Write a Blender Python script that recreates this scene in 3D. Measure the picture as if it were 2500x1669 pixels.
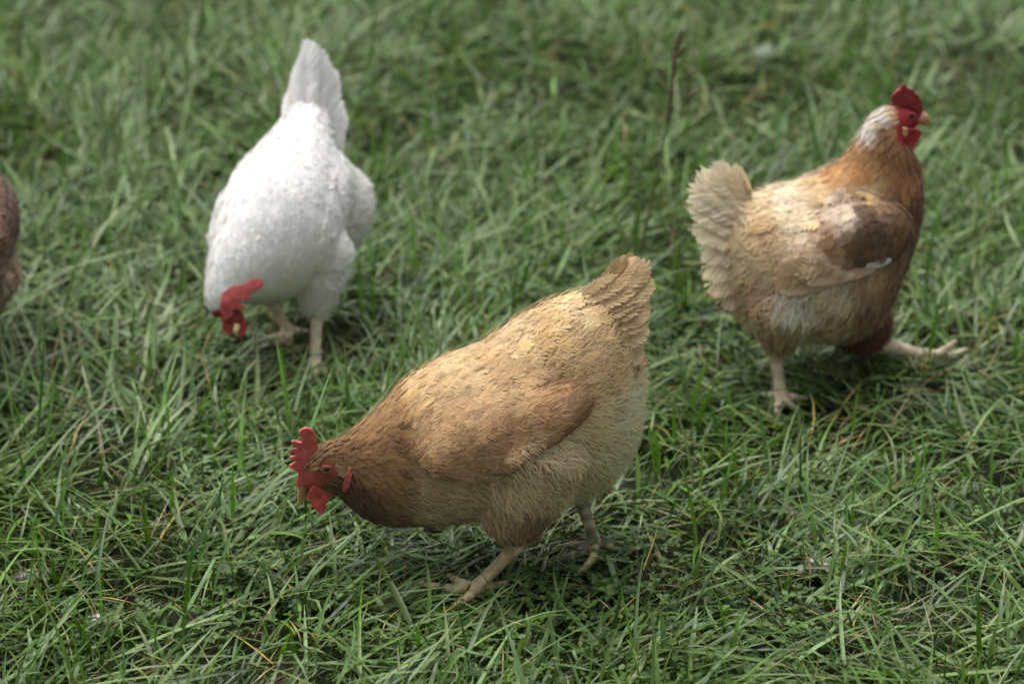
import bpy, bmesh, math, random
import numpy as np
from mathutils import Vector, Matrix, noise as mnoise

random.seed(7)
rng = np.random.default_rng(11)
scene = bpy.context.scene
for o in list(bpy.data.objects):
    bpy.data.objects.remove(o, do_unlink=True)
R = math.radians

# ------------------------------------------------------------------ camera, sky, sun, exposure
CAM_H, PITCH, LENS = 2.0, R(25.0), 120.0
cam_data = bpy.data.cameras.new('camera')
cam_data.lens = LENS
cam_data.sensor_width = 36.0
cam_data.clip_start = 0.05
cam_data.clip_end = 3000.0
cam_data.dof.use_dof = True
cam_data.dof.focus_distance = 4.0
cam_data.dof.aperture_fstop = 3.5
cam = bpy.data.objects.new('camera', cam_data)
scene.collection.objects.link(cam)
cam.location = (0, 0, CAM_H)
cam.rotation_euler = (math.pi / 2 - PITCH, 0, 0)
scene.camera = cam

SUN_EL, SUN_AZ = R(68), R(-35)      # azimuth from +Y towards +X, where the sun stands
world = bpy.data.worlds.new('World')
scene.world = world
world.use_nodes = True
wn = world.node_tree.nodes
wn.clear()
w_out = wn.new('ShaderNodeOutputWorld')
w_bg = wn.new('ShaderNodeBackground')
w_sky = wn.new('ShaderNodeTexSky')
w_sky.sky_type = 'NISHITA'
w_sky.sun_disc = False
w_sky.sun_elevation = SUN_EL
w_sky.sun_rotation = SUN_AZ
w_sky.air_density = 1.0
w_sky.dust_density = 7.0
w_sky.ozone_density = 1.0
w_bg.inputs['Strength'].default_value = 0.11
w_hs = wn.new('ShaderNodeHueSaturation')
w_hs.inputs['Saturation'].default_value = 0.22          # a white overcast sky
world.node_tree.links.new(w_sky.outputs[0], w_hs.inputs['Color'])
world.node_tree.links.new(w_hs.outputs[0], w_bg.inputs[0])
world.node_tree.links.new(w_bg.outputs[0], w_out.inputs[0])

sun_data = bpy.data.lights.new('sun', 'SUN')
sun_data.energy = 1.15
sun_data.angle = R(70)
sun_data.color = (1.0, 0.975, 0.94)
sun = bpy.data.objects.new('sun', sun_data)
scene.collection.objects.link(sun)
sd = Vector((math.sin(SUN_AZ) * math.cos(SUN_EL), math.cos(SUN_AZ) * math.cos(SUN_EL), math.sin(SUN_EL)))
sun.rotation_euler = sd.to_track_quat('Z', 'Y').to_euler()
sun.location = (0, 4, 6)

scene.view_settings.view_transform = 'Standard'
scene.view_settings.look = 'None'
scene.view_settings.gamma = 1.0
scene.view_settings.use_curve_mapping = False
scene.view_settings.exposure = 0.74
scene.cycles.use_denoising = True
scene.cycles.max_bounces = 5
scene.cycles.diffuse_bounces = 3
scene.cycles.glossy_bounces = 2
scene.cycles.transmission_bounces = 3
scene.cycles.transparent_max_bounces = 4

# ------------------------------------------------------------------ helpers
FPX = LENS / 36.0 * 2500.0
CF = np.array([0, math.cos(PITCH), -math.sin(PITCH)])
CU = np.array([0, math.sin(PITCH), math.cos(PITCH)])
CR = np.array([1.0, 0, 0])
CO = np.array([0, 0, CAM_H])
ZUP = np.array([0, 0, 1.0])

def ray(u, v):
    return CF + CR * ((u - 1250.0) / FPX) + CU * ((834.5 - v) / FPX)

def at_plane(u, v, p0, n):
    d = ray(u, v)
    return CO + d * (np.dot(p0 - CO, n) / np.dot(d, n))

def at_ground(u, v, z=0.0):
    return at_plane(u, v, np.array([0, 0, z]), ZUP)

def unit(v):
    v = np.asarray(v, float)
    return v / (np.linalg.norm(v, axis=-1, keepdims=True) + 1e-12)

def lin(c):
    c = np.asarray(c, float) / 255.0
    return np.where(c <= 0.04045, c / 12.92, ((c + 0.055) / 1.055) ** 2.4)

def mute(c, k=0.20):
    g = float(np.dot(c, (0.3, 0.6, 0.1)))
    return np.asarray(c) * (1 - k) + g * k

def link(o, parent=None):
    scene.collection.objects.link(o)
    if parent is not None:
        o.parent = parent
        o.matrix_parent_inverse = Matrix.Translation(-Vector(parent.location))
    return o

def tag(o, label=None, cat=None, group=None, kind=None):
    if label: o['label'] = label
    if cat: o['category'] = cat
    if group: o['group'] = group
    if kind: o['kind'] = kind
    return o

def mesh_np(name, verts, faces, mat, parent=None, cols=None, smooth=False, normals=None):
    """verts Nx3, faces MxK (all K-gons), cols Nx3 -> one mesh object"""
    verts = np.ascontiguousarray(verts, np.float32)
    faces = np.ascontiguousarray(faces, np.int32)
    me = bpy.data.meshes.new(name)
    me.vertices.add(len(verts))
    me.vertices.foreach_set('co', verts.ravel())
    m, k = faces.shape
    me.loops.add(m * k)
    me.loops.foreach_set('vertex_index', faces.ravel())
    me.polygons.add(m)
    me.polygons.foreach_set('loop_start', np.arange(0, m * k, k, dtype=np.int32))
    me.polygons.foreach_set('loop_total', np.full(m, k, np.int32))
    if smooth:
        me.polygons.foreach_set('use_smooth', np.ones(m, bool))
    me.update(calc_edges=True)
    if cols is not None:
        a = me.color_attributes.new('Col', 'FLOAT_COLOR', 'POINT')
        c4 = np.ones((len(verts), 4), np.float32)
        c4[:, :3] = cols
        a.data.foreach_set('color', c4.ravel())
    if normals is not None:
        me.polygons.foreach_set('use_smooth', np.ones(m, bool))
        me.normals_split_custom_set_from_vertices(np.ascontiguousarray(normals, np.float32))
    me.materials.append(mat)
    return link(bpy.data.objects.new(name, me), parent)

def grid_faces(nr, nc, closed):
    f = []
    for i in range(nr - 1):
        for j in range(nc if closed else nc - 1):
            j2 = (j + 1) % nc
            f.append((i * nc + j, i * nc + j2, (i + 1) * nc + j2, (i + 1) * nc + j))
    return f

def tube_into(bm, pts, rad, n=10, flat=1.0):
    """closed tapered tube through pts"""
    pts = [np.asarray(p, float) for p in pts]
    rings = []
    ref = np.array([0.3, 0.2, 0.93])
    for i, p in enumerate(pts):
        t = unit(pts[min(i + 1, len(pts) - 1)] - pts[max(i - 1, 0)])
        a = np.cross(t, ref)
        if np.linalg.norm(a) < 0.15:
            a = np.cross(t, np.array([1.0, 0, 0]))
        a = unit(a); b = np.cross(t, a)
        rings.append([bm.verts.new(p + rad[i] * (math.cos(q) * a + flat * math.sin(q) * b))
                      for q in np.linspace(0, 2 * math.pi, n, endpoint=False)])
    for i in range(len(rings) - 1):
        for j in range(n):
            bm.faces.new((rings[i][j], rings[i][(j + 1) % n], rings[i + 1][(j + 1) % n], rings[i + 1][j]))
    bm.faces.new(rings[0][::-1]); bm.faces.new(rings[-1])

def ellipsoid_into(bm, c, axes, radii, seg=20, rings=12):
    r = bmesh.ops.create_uvsphere(bm, u_segments=seg, v_segments=rings, radius=1.0)
    M = Matrix([[axes[k][i] * radii[k] for k in range(3)] for i in range(3)])
    for v in r['verts']:
        v.co = M @ v.co + Vector(c)

def solidify_remesh(bm, voxel, smooth_it, name, factor=0.5):
    """union of closed pieces by voxel remesh, then smoothing; returns (verts, faces list)"""
    bmesh.ops.recalc_face_normals(bm, faces=bm.faces)
    me = bpy.data.meshes.new(name + '_raw')
    bm.to_mesh(me); bm.free()
    o = bpy.data.objects.new(name + '_raw', me)
    scene.collection.objects.link(o)
    m = o.modifiers.new('r', 'REMESH'); m.mode = 'VOXEL'; m.voxel_size = voxel; m.adaptivity = 0
    if smooth_it:
        s = o.modifiers.new('s', 'SMOOTH'); s.iterations = smooth_it; s.factor = factor
    dg = bpy.context.evaluated_depsgraph_get()
    new = bpy.data.meshes.new_from_object(o.evaluated_get(dg), depsgraph=dg)
    bpy.data.objects.remove(o); bpy.data.meshes.remove(me)
    new.name = name
    new.polygons.foreach_set('use_smooth', np.ones(len(new.polygons), bool))
    return new

def mesh_verts(me):
    a = np.empty(len(me.vertices) * 3, np.float32); me.vertices.foreach_get('co', a)
    return a.reshape(-1, 3).astype(float)

def set_cols(me, cols):
    a = me.color_attributes.new('Col', 'FLOAT_COLOR', 'POINT')
    c4 = np.ones((len(cols), 4), np.float32); c4[:, :3] = cols
    a.data.foreach_set('color', c4.ravel())

# ------------------------------------------------------------------ materials
def new_mat(name):
    m = bpy.data.materials.new(name); m.use_nodes = True
    m.node_tree.nodes.clear()
    return m, m.node_tree.nodes, m.node_tree.links

def leafy(name, rough, spec, transl, noise_scale=0.0, noise_amt=0.0, tint=(1, 1, 1), sheen=0.0):
    """vertex colour surface with some light passing through"""
    m, n, l = new_mat(name)
    out = n.new('ShaderNodeOutputMaterial')
    at = n.new('ShaderNodeVertexColor'); at.layer_name = 'Col'
    col = at.outputs['Color']
    if noise_amt:
        tc = n.new('ShaderNodeTexCoord')
        nz = n.new('ShaderNodeTexNoise'); nz.inputs['Scale'].default_value = noise_scale
        nz.inputs['Detail'].default_value = 3
        l.new(tc.outputs['Object'], nz.inputs['Vector'])
        mr = n.new('ShaderNodeMapRange')
        mr.inputs['From Min'].default_value = 0.3; mr.inputs['From Max'].default_value = 0.7
        mr.inputs['To Min'].default_value = 1 - noise_amt; mr.inputs['To Max'].default_value = 1 + noise_amt
        l.new(nz.outputs['Fac'], mr.inputs['Value'])
        mx = n.new('ShaderNodeMix'); mx.data_type = 'RGBA'; mx.blend_type = 'MULTIPLY'
        mx.inputs['Factor'].default_value = 1
        l.new(col, mx.inputs['A']); l.new(mr.outputs[0], mx.inputs['B'])
        col = mx.outputs['Result']
    p = n.new('ShaderNodeBsdfPrincipled')
    p.inputs['Roughness'].default_value = rough
    p.inputs['Specular IOR Level'].default_value = spec
    p.inputs['Sheen Weight'].default_value = sheen
    l.new(col, p.inputs['Base Color'])
    sh = p.outputs[0]
    if transl:
        tr = n.new('ShaderNodeBsdfTranslucent')
        tm = n.new('ShaderNodeMix'); tm.data_type = 'RGBA'; tm.blend_type = 'MULTIPLY'
        tm.inputs['Factor'].default_value = 1; tm.inputs['B'].default_value = (*tint, 1)
        l.new(col, tm.inputs['A']); l.new(tm.outputs['Result'], tr.inputs['Color'])
        ms = n.new('ShaderNodeMixShader'); ms.inputs[0].default_value = transl
        l.new(sh, ms.inputs[1]); l.new(tr.outputs[0], ms.inputs[2])
        sh = ms.outputs[0]
    l.new(sh, out.inputs['Surface'])
    return m

M_FEATHER = leafy('feather', 0.75, 0.15, 0.18, sheen=0.15)
M_DOWN = leafy('feather_down', 0.9, 0.05, 0.0, 60, 0.15)
M_GRASS = leafy('grass_blade', 0.36, 0.44, 0.20, 90, 0.22, (1.1, 1.25, 0.5))
M_STRAW = leafy('dry_straw', 0.6, 0.3, 0.15, 120, 0.25)
M_CLOVER = leafy('clover_leaf', 0.5, 0.4, 0.22, 200, 0.15, (1.1, 1.25, 0.5))

def flesh(name, rough, spec, scale, bump, sss=0.0, voro=False):
    m, n, l = new_mat(name)
    out = n.new('ShaderNodeOutputMaterial')
    at = n.new('ShaderNodeVertexColor'); at.layer_name = 'Col'
    tc = n.new('ShaderNodeTexCoord')
    if voro:
        tx = n.new('ShaderNodeTexVoronoi'); tx.feature = 'DISTANCE_TO_EDGE'; hv = tx.outputs['Distance']
    else:
        tx = n.new('ShaderNodeTexNoise'); tx.inputs['Detail'].default_value = 4; hv = tx.outputs['Fac']
    tx.inputs['Scale'].default_value = scale
    l.new(tc.outputs['Object'], tx.inputs['Vector'])
    n2 = n.new('ShaderNodeTexNoise'); n2.inputs['Scale'].default_value = 90; n2.inputs['Detail'].default_value = 4
    l.new(tc.outputs['Object'], n2.inputs['Vector'])
    mr = n.new('ShaderNodeMapRange')
    mr.inputs['From Min'].default_value = 0.3; mr.inputs['From Max'].default_value = 0.7
    mr.inputs['To Min'].default_value = 0.78; mr.inputs['To Max'].default_value = 1.18
    l.new(n2.outputs['Fac'], mr.inputs['Value'])
    mx = n.new('ShaderNodeMix'); mx.data_type = 'RGBA'; mx.blend_type = 'MULTIPLY'; mx.inputs['Factor'].default_value = 1
    l.new(at.outputs['Color'], mx.inputs['A']); l.new(mr.outputs[0], mx.inputs['B'])
    b = n.new('ShaderNodeBump'); b.inputs['Strength'].default_value = bump; b.inputs['Distance'].default_value = 0.001
    if voro:
        cl = n.new('ShaderNodeMath'); cl.operation = 'MINIMUM'; cl.inputs[1].default_value = 0.18
        l.new(hv, cl.inputs[0]); hv = cl.outputs[0]
        b.inputs['Distance'].default_value = 0.004
    l.new(hv, b.inputs['Height'])
    p = n.new('ShaderNodeBsdfPrincipled')
    p.inputs['Roughness'].default_value = rough
    p.inputs['Specular IOR Level'].default_value = spec
    if sss:
        p.inputs['Subsurface Weight'].default_value = sss
        p.inputs['Subsurface Radius'].default_value = (1.0, 0.25, 0.12)
        p.inputs['Subsurface Scale'].default_value = 0.003
    l.new(mx.outputs['Result'], p.inputs['Base Color']); l.new(b.outputs[0], p.inputs['Normal'])
    l.new(p.outputs[0], out.inputs['Surface'])
    return m

M_COMB = flesh('comb_skin', 0.55, 0.45, 650, 0.9, 0.0)
M_LEG = flesh('leg_scale', 0.6, 0.3, 330, 0.8, 0.0, True)
M_BEAK = flesh('beak_horn', 0.45, 0.4, 300, 0.2)
M_EYE = flesh('eye', 0.08, 0.6, 50, 0.0)

# ------------------------------------------------------------------ ground
def ground_h(x, y):
    return 0.006 * mnoise.noise((x * 3.1, y * 3.1, 2.2)) + 0.004 * mnoise.noise((x * 9, y * 9, 5.0))

def build_ground():
    xs = np.concatenate([[-600, -120, -30, -8], np.linspace(-3, 3, 61), [8, 30, 120, 600]])
    ys = np.concatenate([[-300, -60, -15, -4], np.linspace(0, 10, 101), [16, 40, 150, 700, 1200]])
    V = []
    for y in ys:
        for x in xs:
            inn = abs(x) < 3.01 and -0.01 < y < 10.01
            V.append((x, y, ground_h(x, y) - 0.004 if inn else -0.004))
    m, n, l = new_mat('soil')
    out = n.new('ShaderNodeOutputMaterial'); p = n.new('ShaderNodeBsdfPrincipled')
    tc = n.new('ShaderNodeTexCoord')
    a = n.new('ShaderNodeTexNoise'); a.inputs['Scale'].default_value = 9; a.inputs['Detail'].default_value = 8
    b = n.new('ShaderNodeTexNoise'); b.inputs['Scale'].default_value = 160; b.inputs['Detail'].default_value = 6
    for t in (a, b): l.new(tc.outputs['Object'], t.inputs['Vector'])
    r1 = n.new('ShaderNodeValToRGB')
    r1.color_ramp.elements[0].position = 0.35; r1.color_ramp.elements[0].color = (0.018, 0.024, 0.009, 1)
    r1.color_ramp.elements[1].position = 0.7; r1.color_ramp.elements[1].color = (0.034, 0.026, 0.017, 1)
    e = r1.color_ramp.elements.new(0.52); e.color = (0.020, 0.028, 0.011, 1)
    l.new(a.outputs['Fac'], r1.inputs[0])
    mr = n.new('ShaderNodeMapRange'); mr.inputs['To Min'].default_value = 0.5; mr.inputs['To Max'].default_value = 1.6
    mr.inputs['From Min'].default_value = 0.3; mr.inputs['From Max'].default_value = 0.7
    l.new(b.outputs['Fac'], mr.inputs['Value'])
    mx = n.new('ShaderNodeMix'); mx.data_type = 'RGBA'; mx.blend_type = 'MULTIPLY'; mx.inputs['Factor'].default_value = 1
    l.new(r1.outputs[0], mx.inputs['A']); l.new(mr.outputs[0], mx.inputs['B'])
    bp = n.new('ShaderNodeBump'); bp.inputs['Strength'].default_value = 0.8; bp.inputs['Distance'].default_value = 0.006
    l.new(b.outputs['Fac'], bp.inputs['Height'])
    p.inputs['Roughness'].default_value = 0.95; p.inputs['Specular IOR Level'].default_value = 0.1
    l.new(mx.outputs['Result'], p.inputs['Base Color']); l.new(bp.outputs[0], p.inputs['Normal'])
    l.new(p.outputs[0], out.inputs[0])
    o = mesh_np('ground', V, grid_faces(len(ys), len(xs), False), m, smooth=True)
    tag(o, 'dark soil under the grass', None, None, 'structure')

build_ground()

# ------------------------------------------------------------------ feathers
def feather_arrays(root, d, n, L, W, nb, col, fluff, tilt, bend, shaft_col, r, t0=0.14, cup=0.25,
                   width_k=1.35, tip_col=None, blunt=0.62, jit=1.0, dark=0.62, tipw=0.35, cj=0.07):
    """barb-built feathers. root,d,n: Fx3; L,W,fluff,tilt,bend: F; col: Fx3. Returns verts, quads, cols"""
    F = len(root); J = nb
    l = unit(np.cross(n, d))
    tau = np.linspace(t0, 1.0, J)[None, :] + r.normal(0, 0.25 / nb, (F, J)) * jit
    def shaft(tt):
        return (root[:, None] + d[:, None] * (L[:, None] * tt)[..., None]
                + n[:, None] * (L[:, None] * (tilt[:, None] * tt - bend[:, None] * tt ** 2))[..., None])
    k = np.clip((tau - blunt) / (1 - blunt), 0, 1)
    shape = np.clip(tau / 0.3, 0, 1) ** 0.6 * np.sqrt(np.clip(1 - k ** 2.2, 0.0, 1))
    sp = L / nb
    out_v, out_c, out_n = [], [], []
    ff = fluff[:, None]
    for side in (-1, 1):
        om = 0.5 * W[:, None] * shape * (1 + jit * r.normal(0, 0.05, (F, J)) + ff * r.normal(0.05, 0.25, (F, J)))
        om = np.maximum(om, 0.0002)
        te = tau + jit * r.normal(0, 0.012, (F, J)) + ff * r.normal(0.03, 0.10, (F, J))
        tr = np.clip(tau - (0.95 * 0.5 * W / L)[:, None] * (0.35 + 0.65 * shape) - 0.04, 0.01, 0.97)
        S = shaft(tr)
        up = -cup + ff * np.abs(r.normal(0.25, 0.30, (F, J))) + jit * r.normal(0, 0.05, (F, J))
        tip = shaft(te) + l[:, None] * (side * om)[..., None] + n[:, None] * (om * up)[..., None]
        mid = 0.45 * S + 0.55 * tip + l[:, None] * (side * om * 0.10)[..., None] + n[:, None] * (om * (0.10 + 0.05 * ff))[..., None]
        dirv = unit(tip - S)
        across = unit(np.cross(np.broadcast_to(n[:, None], dirv.shape), dirv))
        across = across + n[:, None] * (r.normal(0, 0.15, (F, J)))[..., None]
        fn = unit(np.cross(across, dirv)); fn = fn * np.sign((fn * n[:, None]).sum(-1, keepdims=True))
        out_n.append(np.repeat(unit(0.70 * n[:, None] + 0.30 * fn + r.normal(0, 0.07, fn.shape))[:, :, None, :], 6, 2))
        hw = (sp[:, None] * width_k * 0.5) * (1 - 0.45 * np.clip(ff, 0, 1)) * (1 + 0.15 * r.normal(0, 1, (F, J)))
        v = np.stack([S - across * hw[..., None], S + across * hw[..., None],
                      mid - across * (hw * 0.95)[..., None], mid + across * (hw * 0.95)[..., None],
                      tip - across * (hw * tipw)[..., None], tip + across * (hw * tipw)[..., None]], 2)
        out_v.append(v)
        ji = 1 + r.normal(0, cj, (F, J, 1))
        t_ = tau[..., None]
        base = col[:, None] * ji * (dark + (1.04 - dark) * np.clip(t_ * 1.25, 0, 1))  # darker towards the root: shade under overlapping feathers painted into the colour
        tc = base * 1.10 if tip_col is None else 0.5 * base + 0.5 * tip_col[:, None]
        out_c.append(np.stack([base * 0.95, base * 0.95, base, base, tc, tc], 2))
    V = np.concatenate(out_v, 1).reshape(-1, 3)
    C = np.clip(np.concatenate(out_c, 1).reshape(-1, 3), 0, 0.92)
    b = np.arange(F * 2 * J)[:, None] * 6
    Q = np.concatenate([b + np.array([0, 2, 3, 1]), b + np.array([2, 4, 5, 3])])
    ts = np.array([0.0, 0.5, 0.96])[None, :] * np.ones((F, 1))
    SS = shaft(ts) + n[:, None] * 0.0005
    sw = (0.00030 + 0.007 * W)[:, None, None] * np.array([1, 0.8, 0.25])[None, :, None]
    sv = np.stack([SS - l[:, None] * sw, SS + l[:, None] * sw], 2).reshape(-1, 3)
    sc = np.repeat(shaft_col, 6, 0)
    o = len(V) + np.arange(F)[:, None] * 6
    Q = np.concatenate([Q, o + np.array([0, 2, 3, 1]), o + np.array([2, 4, 5, 3])])
    NN = np.concatenate([np.concatenate(out_n, 1).reshape(-1, 3), np.repeat(n, 6, 0)])
    return np.concatenate([V, sv]), Q, np.clip(np.concatenate([C, sc]), 0, 0.92), NN

# ------------------------------------------------------------------ hens
class Hen:
    def __init__(self, p0, heading, label, name='hen'):
        self.p0 = np.array([p0[0], p0[1], 0.0])
        self.h = unit(np.array([heading[0], heading[1], 0.0]))
        lat = np.array([-self.h[1], self.h[0], 0.0])
        self.left = lat
        self.lat = lat if np.dot(lat, [0, -1, 0]) > 0 else -lat        # the flank nearer the camera
        self.root = bpy.data.objects.new(name, None)
        self.root.empty_display_size = 0.05
        self.root.location = self.p0
        link(self.root)
        tag(self.root, label, 'hen', 'hens foraging on the grass')
        self.rings = []; self.extra = []
        self.r = np.random.default_rng(abs(hash(label)) % 1000 if False else len(label) * 17)

    def pl(self, u, v, off=0.0):
        """point of the hen's upright middle plane (moved off towards the near flank)"""
        return at_plane(u, v, self.p0 + self.lat * off, self.lat)

    def loc(self, s, z, y=0.0):
        return self.p0 + self.h * s + ZUP * z + self.lat * y

    def sz(self, p):
        q = p - self.p0
        return np.stack([q @ self.h, q[..., 2]], -1)

    def ring_px(self, tu, tv, bu, bv, k=0.8, off=0.0, shrink=0.004):
        t, b = self.pl(tu, tv, off), self.pl(bu, bv, off)
        U = unit(t - b); ext = np.linalg.norm(t - b) / 2 - shrink
        vd = unit((t + b) / 2 - CO)
        nn = unit(U - vd * np.dot(U, vd))
        rr = np.dot(self.lat, nn) / np.dot(U, nn)
        a = ext / math.sqrt(1 + (k * rr) ** 2)
        self.rings.append(((t + b) / 2, U, a, k * a))

    def ring(self, c, U, a, b):
        self.rings.append((np.asarray(c, float), unit(U), a, b))

    def spine_auto(self, cs, ab, lat=None):
        """rings square to a path of centres"""
        cs = [np.asarray(c, float) for c in cs]
        for i, c in enumerate(cs):
            T = unit(cs[min(i + 1, len(cs) - 1)] - cs[max(i - 1, 0)])
            L0 = self.lat if lat is None else lat
            Lx = unit(L0 - T * np.dot(L0, T))
            U = np.cross(T, Lx)
            if U[2] < 0 and abs(T[2]) < 0.8: U = -U
            self.rings.append((c, U, ab[i][0], ab[i][1]))

    def build_body(self, voxel=0.005, smooth=6, n=28):
        bm = bmesh.new()
        # resample rings with a smooth curve
        C = np.array([r[0] for r in self.rings]); U = np.array([r[1] for r in self.rings])
        A = np.array([[r[2], r[3]] for r in self.rings])
        m = len(C); ss = np.linspace(0, m - 1, (m - 1) * 3 + 1)
        def cr(P):
            out = []
            for s in ss:
                i = min(int(s), m - 2); f = s - i
                p0, p1, p2, p3 = P[max(i - 1, 0)], P[i], P[i + 1], P[min(i + 2, m - 1)]
                out.append(0.5 * ((2 * p1) + (-p0 + p2) * f + (2 * p0 - 5 * p1 + 4 * p2 - p3) * f * f + (-p0 + 3 * p1 - 3 * p2 + p3) * f ** 3))
            return np.array(out)
        C, U, A = cr(C), unit(cr(U)), np.maximum(cr(A), 0.003)
        rings = []
        for i in range(len(C)):
            T = unit(C[min(i + 1, len(C) - 1)] - C[max(i - 1, 0)])
            u = U[i]
            Lx = np.cross(T, u)
            Lx = unit(Lx) if np.linalg.norm(Lx) > 0.2 else self.lat
            rings.append([bm.verts.new(C[i] + u * A[i][0] * math.cos(q) + Lx * A[i][1] * math.sin(q))
                          for q in np.linspace(0, 2 * math.pi, n, endpoint=False)])
        for i in range(len(rings) - 1):
            for j in range(n):
                bm.faces.new((rings[i][j], rings[i][(j + 1) % n], rings[i + 1][(j + 1) % n], rings[i + 1][j]))
        bm.faces.new(rings[0][::-1]); bm.faces.new(rings[-1])
        for kind, *a in self.extra:
            if kind == 'ell': ellipsoid_into(bm, *a)
            else: tube_into(bm, *a, n=16)
        me = solidify_remesh(bm, voxel, smooth, 'body')
        self.body_me = me
        from mathutils.bvhtree import BVHTree
        self.bvh = BVHTree.FromPolygons([q.co for q in me.vertices], [tuple(p.vertices) for p in me.polygons])

    def hit(self, u, v):
        """where the sight line of a photo point meets the hen's body"""
        d = ray(u, v)
        h = self.bvh.ray_cast(Vector(CO), Vector(unit(d)))
        return np.array(h[0]) if h[0] is not None else self.pl(u, v)

    def finish_body(self):
        me = self.body_me
        V = mesh_verts(me)
        c = self.colour(V)
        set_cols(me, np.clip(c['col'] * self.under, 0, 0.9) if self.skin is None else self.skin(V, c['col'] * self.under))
        me.materials.append(M_DOWN)
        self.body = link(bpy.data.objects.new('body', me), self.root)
        return self.body

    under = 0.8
    flat = 1.0
    loose = 0.10
    skin = None
    bare = None
    anchors = None

    def set_anchors(self, rows, px=True):
        """rows: (u, v, rgb, length, width, fluff, spacing, (flow du, dv)); lengths in mm"""
        P, col, prm, fl = [], [], [], []
        for (u, v, rgb, L, W, f, s, (du, dv)) in rows:
            if px:
                a = self.hit(u, v); b = a + self.pl(u + du, v + dv) - self.pl(u, v)
            else:
                a = self.loc(u, v); b = self.loc(u + du, v + dv)
            P.append(self.sz(a)); col.append(mute(lin(rgb))); prm.append((L / 1000, W / 1000, f, s / 1000)); fl.append(unit(b - a))
        self.anchors = tuple(np.array(x) for x in (P, col, prm, fl))

    def colour(self, pts):
        P, col, prm, fl = self.anchors
        q = self.sz(pts)
        d2 = ((q[:, None] - P[None]) ** 2).sum(-1) + 1e-5
        w = d2 ** -2.2
        w /= w.sum(1, keepdims=True)
        return {'col': w @ col, 'prm': w @ prm, 'flow': unit(w @ fl)}

    def scatter(self, me=None, side=None):
        me = me or self.body_me
        me.calc_loop_triangles()
        V = mesh_verts(me)
        nrm = np.empty(len(me.vertices) * 3, np.float32); me.vertices.foreach_get('normal', nrm); nrm = nrm.reshape(-1, 3).astype(float)
        T = np.empty(len(me.loop_triangles) * 3, np.int32); me.loop_triangles.foreach_get('vertices', T); T = T.reshape(-1, 3)
        area = np.linalg.norm(np.cross(V[T[:, 1]] - V[T[:, 0]], V[T[:, 2]] - V[T[:, 0]]), axis=1)
        N = int(min(60000, area.sum() / 2 / 0.0042 ** 2 * 3))
        if side is not None:                              # only faces that look outwards
            fnrm = np.cross(V[T[:, 1]] - V[T[:, 0]], V[T[:, 2]] - V[T[:, 0]])
            area = area * ((fnrm @ side) > 0.35 * np.linalg.norm(fnrm, axis=1))
        k = self.r.choice(len(T), N, p=area / area.sum())
        a, b = self.r.random(N), self.r.random(N); fl = a + b > 1; a[fl], b[fl] = 1 - a[fl], 1 - b[fl]
        w = np.stack([1 - a - b, a, b], 1)[..., None]
        P = (V[T[k]] * w).sum(1); Nn = unit((nrm[T[k]] * w).sum(1))
        C = self.colour(P)
        spc = C['prm'][:, 3] * getattr(self, 'coarse', 1.0)
        cell = 0.012
        grid = {}; keep = []
        for i in range(N):
            p = P[i]; key = (int(p[0] // cell), int(p[1] // cell), int(p[2] // cell)); s2 = spc[i] ** 2
            ok = True
            for dx in (-1, 0, 1):
                for dy in (-1, 0, 1):
                    for dz in (-1, 0, 1):
                        for q in grid.get((key[0] + dx, key[1] + dy, key[2] + dz), ()):
                            if (q[0] - p[0]) ** 2 + (q[1] - p[1]) ** 2 + (q[2] - p[2]) ** 2 < s2:
                                ok = False; break
                        if not ok: break
                    if not ok: break
                if not ok: break
            if ok:
                grid.setdefault(key, []).append(p); keep.append(i)
        keep = np.array(keep)
        return P[keep], Nn[keep], {kk: v[keep] for kk, v in C.items()}

    def build_plumage(self, nb=13, edge=None, patch=0.16, mottles=None, dark=0.72, me=None, side=None, parent=None, warmth=1.0, vary=0.12):
        P, N, C = self.scatter(me, side)
        if self.bare is not None and me is None:
            m = ~self.bare(P)
            P, N = P[m], N[m]; C = {k: v[m] for k, v in C.items()}
        F = len(P); r = self.r
        d = C['flow'] + r.normal(0, 0.10, (F, 3))
        # on the flanks feathers stream a little down and out
        d = d - N * (d * N).sum(1, keepdims=True)
        d = unit(d + r.normal(0, 0.05, (F, 3)))
        d = unit(d - N * (d * N).sum(1, keepdims=True))
        L, W, fl = (C['prm'][:, i] * (1 + r.normal(0, 0.10, F)) for i in range(3))
        fl = np.clip(fl, 0, 1.2)
        pn = np.array([mnoise.noise(Vector(p * 38)) + 0.6 * mnoise.noise(Vector(p * 90)) for p in P])
        val = 1.04 + patch * pn + r.normal(0, vary, F)
        col = C['col'] * val[:, None]
        warm = r.normal(0, 0.035, F) * warmth
        col = col * np.stack([1 + warm * 0.3, np.ones(F), 1 - warm * 1.6], 1)
        if mottles is not None:
            col = mottles(P, col, r)
        tipc = None
        if edge is not None:
            tipc = edge(P, col, C)
        tilt = (0.19 + 0.13 * fl + r.normal(0, 0.035, F)) * self.flat
        bend = 0.14 + 0.06 * fl + r.normal(0, 0.03, F)
        lowl = np.clip((L - .008) / .016, 0, 1)
        root = P + N * (.0016 - .0031 * lowl)[:, None] - d * (L * (.15 + .2 * lowl))[:, None]
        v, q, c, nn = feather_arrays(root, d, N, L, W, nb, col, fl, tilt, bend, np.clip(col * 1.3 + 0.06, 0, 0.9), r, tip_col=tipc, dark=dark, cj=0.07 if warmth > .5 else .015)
        o = mesh_np('plumage', v, q, M_FEATHER, self.root if parent is None else parent, c, normals=nn)
        tag(o, kind='stuff')
        self.nf = F
        return o

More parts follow.
